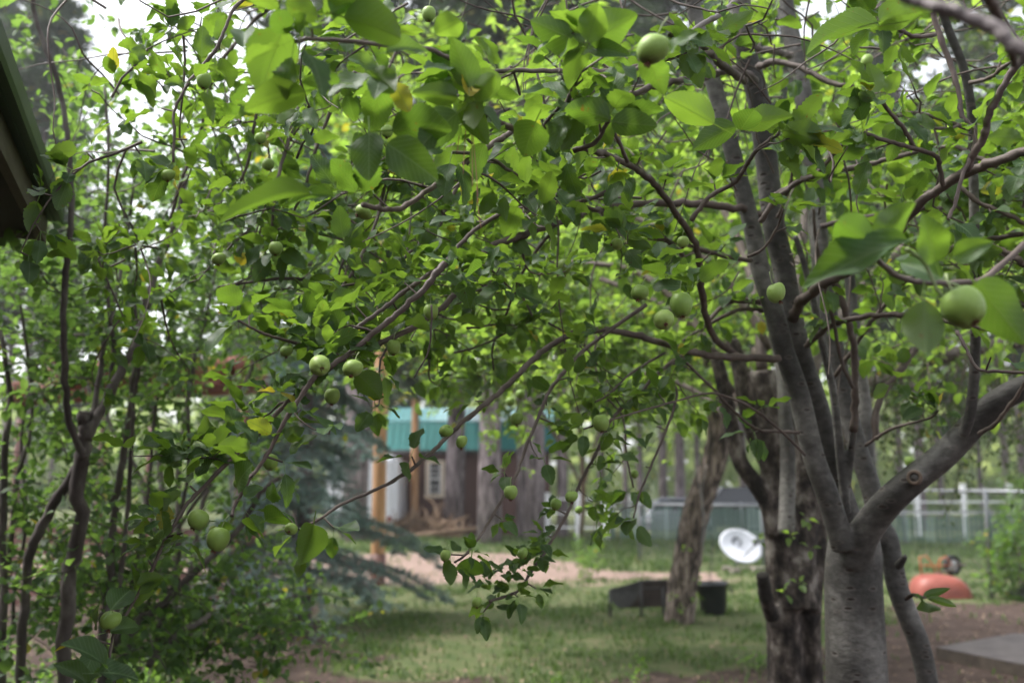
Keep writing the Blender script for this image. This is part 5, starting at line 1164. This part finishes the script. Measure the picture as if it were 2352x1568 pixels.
for (x, y, s) in [(1672, 1312, .13), (1713, 1312, .16), (1744, 1314, .14), (1690, 1318, .11)]:
    g = G(x, y); mb = MB(); mb.box((g.x, g.y, g.z+.04), (s*1.4, s, .09), Matrix.Rotation(rng.uniform(-.3, .3), 3, 'Z')); o = mb.build('stone_block', M_ROCK); tag(o, 'low grey stone block lying in the grass at the foot of the dish', 'stone block', 'stone blocks by the dish')

# ================================================================= SIGN POST
sg = thing('street_sign', 'small turquoise street sign on a thin steel post beyond the right white fence', 'sign', G(2264, 1141)); g = np.array(sg.location); sD = g[1]
mb = MB(); tube(mb, [g, P(2264, 1048, sD)], .035, 8); adopt(mb.build('sign_post', M_GALV), sg)
mb = MB(); cs = P(2263, 1050, sD-.08)
pr = [(-.27, .13), (.27, .13), (.27, .02), (.13, -.16), (-.13, -.16), (-.27, .02)]; pr = [(a*1.0, b*.9) for a, b in pr]
v = [cs+np.array((a, y, b)) for y in (-.01, .01) for a, b in pr]+[cs+np.array((0, -.01, 0)), cs+np.array((0, .01, 0))]
mb.add(v, [(i_, (i_+1) % 6, 12, 12) for i_ in range(6)]+[((i_+1) % 6+6, i_+6, 13, 13) for i_ in range(6)]+[(i_, i_+6, (i_+1) % 6+6, (i_+1) % 6) for i_ in range(6)], smooth=False); adopt(mb.build('sign_plate', M_SIGN), sg)

# ================================================================= CONCRETE SLAB
a, b_, c_, d_ = G(2150, 1512), G(2352+90, 1574), G(2900, 1490), G(2330, 1478)
def slab(z0, z1, ins=0.):
    cen = (a+b_+c_+d_)/4
    return [np.array(((q.x-cen.x)*(1-ins)+cen.x, (q.y-cen.y)*(1-ins)+cen.y, z)) for z in (z0, z1) for q in (a, b_, c_, d_)]
mb = MB(); v = slab(-.05, .10); mb.add(v, [(4, 5, 6, 7)], 0, smooth=False); mb.add(v, [(0, 1, 5, 4), (1, 2, 6, 5), (2, 3, 7, 6), (3, 0, 4, 7)], 1, smooth=False)
o = mb.build('concrete_slab', [M_CONC, M_CONCEDGE]); tag(o, 'flat grey concrete slab with a dark stained edge in the bottom right corner', 'slab')

# ================================================================= CARS
def car(label, px, D, h, L_, m_, rz, suv=False, nm='parked_car'):
    x = wx_(px, D); rt = thing(nm, label, 'car', (x, D, gz(x, D)), 0, 'cars parked beyond the fence')
    prof = ([(-.5, .25), (-.5, .52), (-.47, .60), (-.22, .66), (-.10, .97), (.26, .97), (.40, .66), (.49, .58), (.5, .25)] if not suv else [(-.5, .22), (-.5, .55), (-.46, .62), (-.26, .66), (-.14, .98), (.42, .98), (.48, .64), (.5, .55), (.5, .22)])
    bm = bmesh.new(); vs = []
    for (s, tw_) in ((-1, 0), (1, 0)):
        vs.append([bm.verts.new((u*L_, s*(.88 if z < .7 else .68), z*h)) for u, z in prof])
    bm.faces.new(vs[0]); bm.faces.new(vs[1][::-1]); n_ = len(prof)
    for i_ in range(n_): bm.faces.new((vs[0][(i_+1) % n_], vs[0][i_], vs[1][i_], vs[1][(i_+1) % n_]))
    bmesh.ops.recalc_face_normals(bm, faces=bm.faces); bmesh.ops.bevel(bm, geom=bm.edges[:], offset=.05, segments=3, affect='EDGES')
    me = bpy.data.meshes.new('body'); bm.to_mesh(me); bm.free(); me.materials.append(m_); o = bpy.data.objects.new('body', me); COL.objects.link(o); o.parent = rt
    for s in (-1, 1):
        for u0, u1, v0, v1 in ((-.17, .05, -.095, .045), (.07, .33, .065, .25)):
            mb = MB(); mb.add([(u0*L_, s*.855, .69*h), (u1*L_, s*.855, .69*h), (v1*L_, s*.715, .93*h), (v0*L_, s*.715, .93*h)], [(0, 1, 2, 3)], smooth=False); o = mb.build('side_window', M_GLASS); o.parent = rt
    mb = MB(); mb.add([(-.222*L_, -.74, .70*h), (-.222*L_, .74, .70*h), (-.118*L_, .6, .935*h), (-.118*L_, -.6, .935*h)], [(0, 1, 2, 3)], smooth=False); o = mb.build('windscreen', M_GLASS); o.parent = rt
    for s in (-1, 1):
        mb = MB(); mb.box((-.5*L_-.01, s*.6, .5*h), (.04, .3, .12)); o = mb.build('headlight', M_LAMP); o.parent = rt
        for u in (-.31, .31):
            mb = MB(); lathe(mb, [(.0001, -.1), (.2, -.1), (.31, -.09), (.33, 0), (.31, .09), (.2, .1), (.0001, .1)], 22, 0, (u*L_, s*.80, .33), Matrix.Rotation(R(90), 3, 'X')); w_ = mb.build('wheel', M_RUBBER); w_.parent = rt
    rt.rotation_euler = (0, 0, rz)
car('silver grey car parked beyond the slatted fence, left of the leaning tree', 1556, 34, 1.42, 4.3, M_CARSILVER, R(70))
car('near black car parked beyond the fence, right of the leaning tree', 1672, 36, 1.75, 4.5, M_CARDARK, R(15), suv=True)

# ================================================================= PINES
def pine_mesh(h, r, cb_, nb, seed, tuft=.45, lo=True):
    r_ = np.random.default_rng(seed); tm = MB()
    z = np.linspace(-.2, h, 10); cx = np.cumsum(r_.normal(size=10)*.03); pts = np.stack((cx, cx*.5, z), 1); tube(tm, pts, r*np.linspace(1.12, .25, 10), 12, wob=.05)
    cm = MB(); B = []; Dd = []; Nn = []; Ll = []
    for i_ in range(nb):
        z0 = h*(cb_ + (1-cb_)*r_.uniform()**.9); f = (z0/h-cb_)/(1-cb_); ln = (1-f*.8)*h*.17*r_.uniform(.5, 1.15); a = r_.uniform(0, 6.28)
        d = np.array((math.cos(a), math.sin(a), r_.uniform(-.25, .3))); st = np.array((0, 0, z0)); e = st+d*ln
        tube(cm, np.array([st, (st+e)/2+np.array((0, 0, -.05)), e]), (.035, .025, .012), 4, cap=False)
        kk = int(10+16*ln/h*6); t_ = r_.uniform(.35, 1.05, kk)
        c = st+d*ln*t_[:, None]+r_.normal(size=(kk, 3))*.16
        for _ in range(5):
            dd = r_.normal(size=(kk, 3)); dd[:, 2] = abs(dd[:, 2])*.6; B.append(c); Dd.append(dd); Nn.append(r_.normal(size=(kk, 3))); Ll.append(tuft*r_.uniform(.6, 1.2, kk))
    add_leaves(cm, np.concatenate(B), np.concatenate(Dd), np.concatenate(Nn), np.concatenate(Ll), 2, 1, wscale=.42)
    return tm, cm
def build_pine(g, protos, k, label, group, sc=1., rz=0, nm='pine_tree', tw_=1.):
    rt = thing(nm, label, 'pine tree', g, rz, group); tmd, cmd = protos[k]
    a = bpy.data.objects.new('trunk', tmd); COL.objects.link(a); a.parent = rt; a.scale = (tw_, tw_, 1)
    b2 = bpy.data.objects.new('crown', cmd); COL.objects.link(b2); b2.parent = rt
    rt.scale = (sc, sc, sc); return rt
PR = []
for k_, (h, r, c_b, nb_2) in enumerate([(19, .26, .32, 120), (22, .28, .38, 130), (16, .20, .22, 120), (24, .30, .45, 120)]):
    tm, cm = pine_mesh(h, r, c_b, nb_2, k_+60); a = tm.build('t', M_PINEBARK); b2 = cm.build('c', [M_PINEBARK, M_NEEDLE]); PR.append((a.data, b2.data)); bpy.data.objects.remove(a); bpy.data.objects.remove(b2)
near = [(1036, 1230, 2, 21, 'ponderosa pine with grey trunk rising just right of the shed window'), (1127, 1248, 0, 25, 'stout ponderosa pine with broad grey trunk in front of the shed wall'), (1198, 1233, 1, 12, 'pine with slim grey trunk at the right end of the shed'),
        (1227, 1240, 3, 20, 'reddish pine trunk right beside the white rail fence'), (808, 1243, 3, 27, 'pine with pinkish trunk in front of the white trailer'), (1290, 1232, 1, 12, 'dark slim pine standing inside the white rail fence')]
for (x, y, k_, rp, lb) in near:
    g = G(x, y); r0 = [.26, .28, .20, .30][k_]; build_pine(g, PR, k_, lb, None, 1, rng.uniform(0, 6), tw_=M(rp, g.y)/r0)
# far pines
sp_ = [(1432, 33, 2, 6), (1466, 36, 0, 10), (1521, 38, 1, 13), (1556, 35, 3, 15), (1598, 44, 0, 9), (1703, 40, 1, 13), (1760, 52, 3, 10), (2000, 38, 0, 13), (2060, 45, 1, 11), (2108, 34, 3, 14), (2150, 50, 0, 10), (2240, 55, 2, 8), (2300, 48, 1, 12), (2340, 40, 3, 13), (1380, 44, 3, 10), (920, 46, 2, 9), (860, 44, 0, 11), (780, 50, 3, 10), (690, 40, 2, 10), (610, 46, 2, 10), (540, 52, 2, 8), (60, 34, 0, 14), (-60, 40, 1, 13), (15, 48, 3, 12), (130, 52, 2, 8), (1850, 44, 1, 12), (1920, 56, 3, 10), (1790, 36, 0, 12), (2420, 38, 0, 12), (2480, 46, 1, 12)]
for (px, D, k_, rp) in sp_:
    x = wx_(px, D); r0 = [.26, .28, .20, .30][k_]; sc = rng.uniform(.9, 1.1)*(.72 if 140 < px < 620 else 1)
    build_pine(Vector((x, D, gz(x, D)-.1)), PR, k_, 'tall straight pine trunk in the forest beyond the fences', 'pines in the far forest', sc, rng.uniform(0, 6), tw_=max(.4, .72*M(rp, D)/r0/sc))

# far green mass behind the trunks
def woods():
    mb = MB(); n = 19000
    x = rng.uniform(-75, 75, n); y = rng.uniform(66, 84, n); h = rng.uniform(0, 1, n)**1.25
    top = np.array([9 + 6*mnoise.noise(Vector((a*.07, 5, 0))) + (0 if a/75. > -.15 or a/75. < -.40 else -3) for a in x]); z = -.4+h*np.maximum(3, top)
    add_leaves(mb, np.stack((x, y, z), 1), unit(n), unit(n), rng.uniform(.7, 1.5, n), 2, 0, wscale=1.1)
    o = mb.build('far_woods', leaf_mat('far_woods_leaf', (.16, .22, .10), (.16, .22, .10), (.38, .52, .18), .5, veins=False)); tag(o, 'hazy green mass of woodland filling the view behind the pines', 'woods', kind='stuff')
woods()
# ================================================================= BLUE SPRUCE
gs = G(690, 1425); sp = thing('blue_spruce', 'blue green spruce with drooping needle boughs beside the log pole', 'spruce', gs)
tm = MB(); b0 = np.array(gs); tube(tm, np.array([b0+np.array((0, 0, z)) for z in (-.1, .5, 2, 4, 6)]), (.12, .10, .08, .055, .015), 10, wob=.05); adopt(tm.build('trunk', M_PINEBARK), sp)
cm = MB(); B = []; Dd = []; Nn = []; Ll = []
sx_list = [(.25, 1.32, .95), (.42, 1.25, 1.15), (.6, 1.1, 1.25), (-.2, 1.1, .8)]
for i_ in range(120):
    z0 = .45+5.2*(i_/120); ln = (1.6-.24*z0)*rng.uniform(.7, 1.15); a = rng.uniform(-2.9, 1.9)
    if math.cos(a) > .15 and rng.uniform() < .30: continue
    if z0 > 2.6: ln *= .75
    d = np.array((math.cos(a), math.sin(a), 0)); st = b0+np.array((0, 0, z0))
    pts = np.array([st + d*ln*t_ + np.array((0, 0, .10*t_-.42*t_*t_))*ln for t_ in np.linspace(0, 1, 9)]); tube(cm, pts, np.linspace(.018, .005, 9), 5, cap=False)
    side = np.array((-d[1], d[0], 0))
    for j_ in range(1, 9):
        for s in (-1, 1, 0):
            l2 = ln*.38*(1.1-j_/9)*rng.uniform(.7, 1.2)+.06; d2 = (d*.7+side*s*.9+np.array((0, 0, -.30))) if s else d+np.array((0, 0, -.3)); q_ = pts[j_]+np.outer(np.linspace(0, 1, 7), d2*l2); tube(cm, q_[::3], (.006, .005, .003), 3, cap=False)
            kk = 46; c = q_[rng.integers(0, 7, kk)]+rng.normal(size=(kk, 3))*.008; dd = d2[None]*.7+unit(kk); B.append(c); Dd.append(dd); Nn.append(unit(kk)); Ll.append(np.full(kk, .052))
add_leaves(cm, np.concatenate(B), np.concatenate(Dd), np.concatenate(Nn), np.concatenate(Ll), 2, 1, wscale=.30); adopt(cm.build('needle_boughs', [M_PINEBARK, M_SPRUCE]), sp)

# ================================================================= BUSHES
def bush(px, gy, w, h, label, n=120, L=.07, lm=M_WEED, group='green bushes by the fences'):
    g = G(px, gy); D = g.y; rt = thing('green_bush', label, 'bush', g, 0, group); tw = MB(); lv = Leaves(); c = np.array(g)+np.array((0, 0, M(h, D)/2))
    for _ in range(7): d = unit(1)[0]; d[2] = abs(d[2])+.8; tube(tw, np.array([np.array(g), np.array(g)+d*M(h, D)*.5]), (.015, .006), 4)
    crown_fill(tw, lv, c, (M(w, D)/2, M(w, D)/2, M(h, D)/2), n, L, .3, k=(3, 5), gap=.07, sides=3)
    lv.out(tw, lev=2, mat=1); adopt(tw.build('foliage', [M_TWIG, lm]), rt)
bush(2345, 1375, 120, 200, 'leafy green bush at the right edge behind the steel fence post', 130)
bush(2380, 1250, 200, 160, 'taller green bush beyond the fence at the right edge', 160, .09)
bush(1722, 1196, 50, 90, 'rounded light green bush between the dark car and the fence', 60, .10)
bush(2110, 1190, 110, 70, 'low green bush in front of the right white fence', 90, .10)
bush(2265, 1176, 130, 55, 'flat topped green bush under the street sign', 90, .11)
for (x, y, w, h) in [(1600, 1140, 160, 60), (1850, 1140, 200, 70), (2150, 1135, 160, 60), (2330, 1132, 130, 70), (1360, 1138, 120, 40), (640, 1150, 200, 90), (480, 1160, 160, 110)]:
    bush(x, y, w, h, 'low green scrub at the foot of the far pines', 70, .22, group='scrub under the far pines')
# ================================================================= HAZE
hm, ht, ho = mat('air_haze'); pv = ht.nodes.new('ShaderNodeVolumePrincipled'); pv.inputs['Density'].default_value = .0011; pv.inputs['Color'].default_value = (.93, .96, .98, 1); pv.inputs['Anisotropy'].default_value = .2
ht.links.new(pv.outputs[0], ho.inputs['Volume'])
hb_ = MB(); hb_.box((0, 300, 14), (700, 760, 34)); hz = hb_.build('haze', hm); tag(hz, 'faint pale haze in the air between the trees', 'haze', kind='stuff')
S.cycles.volume_bounces = 0; S.cycles.volume_step_rate = 4
print('objects', len(S.objects))
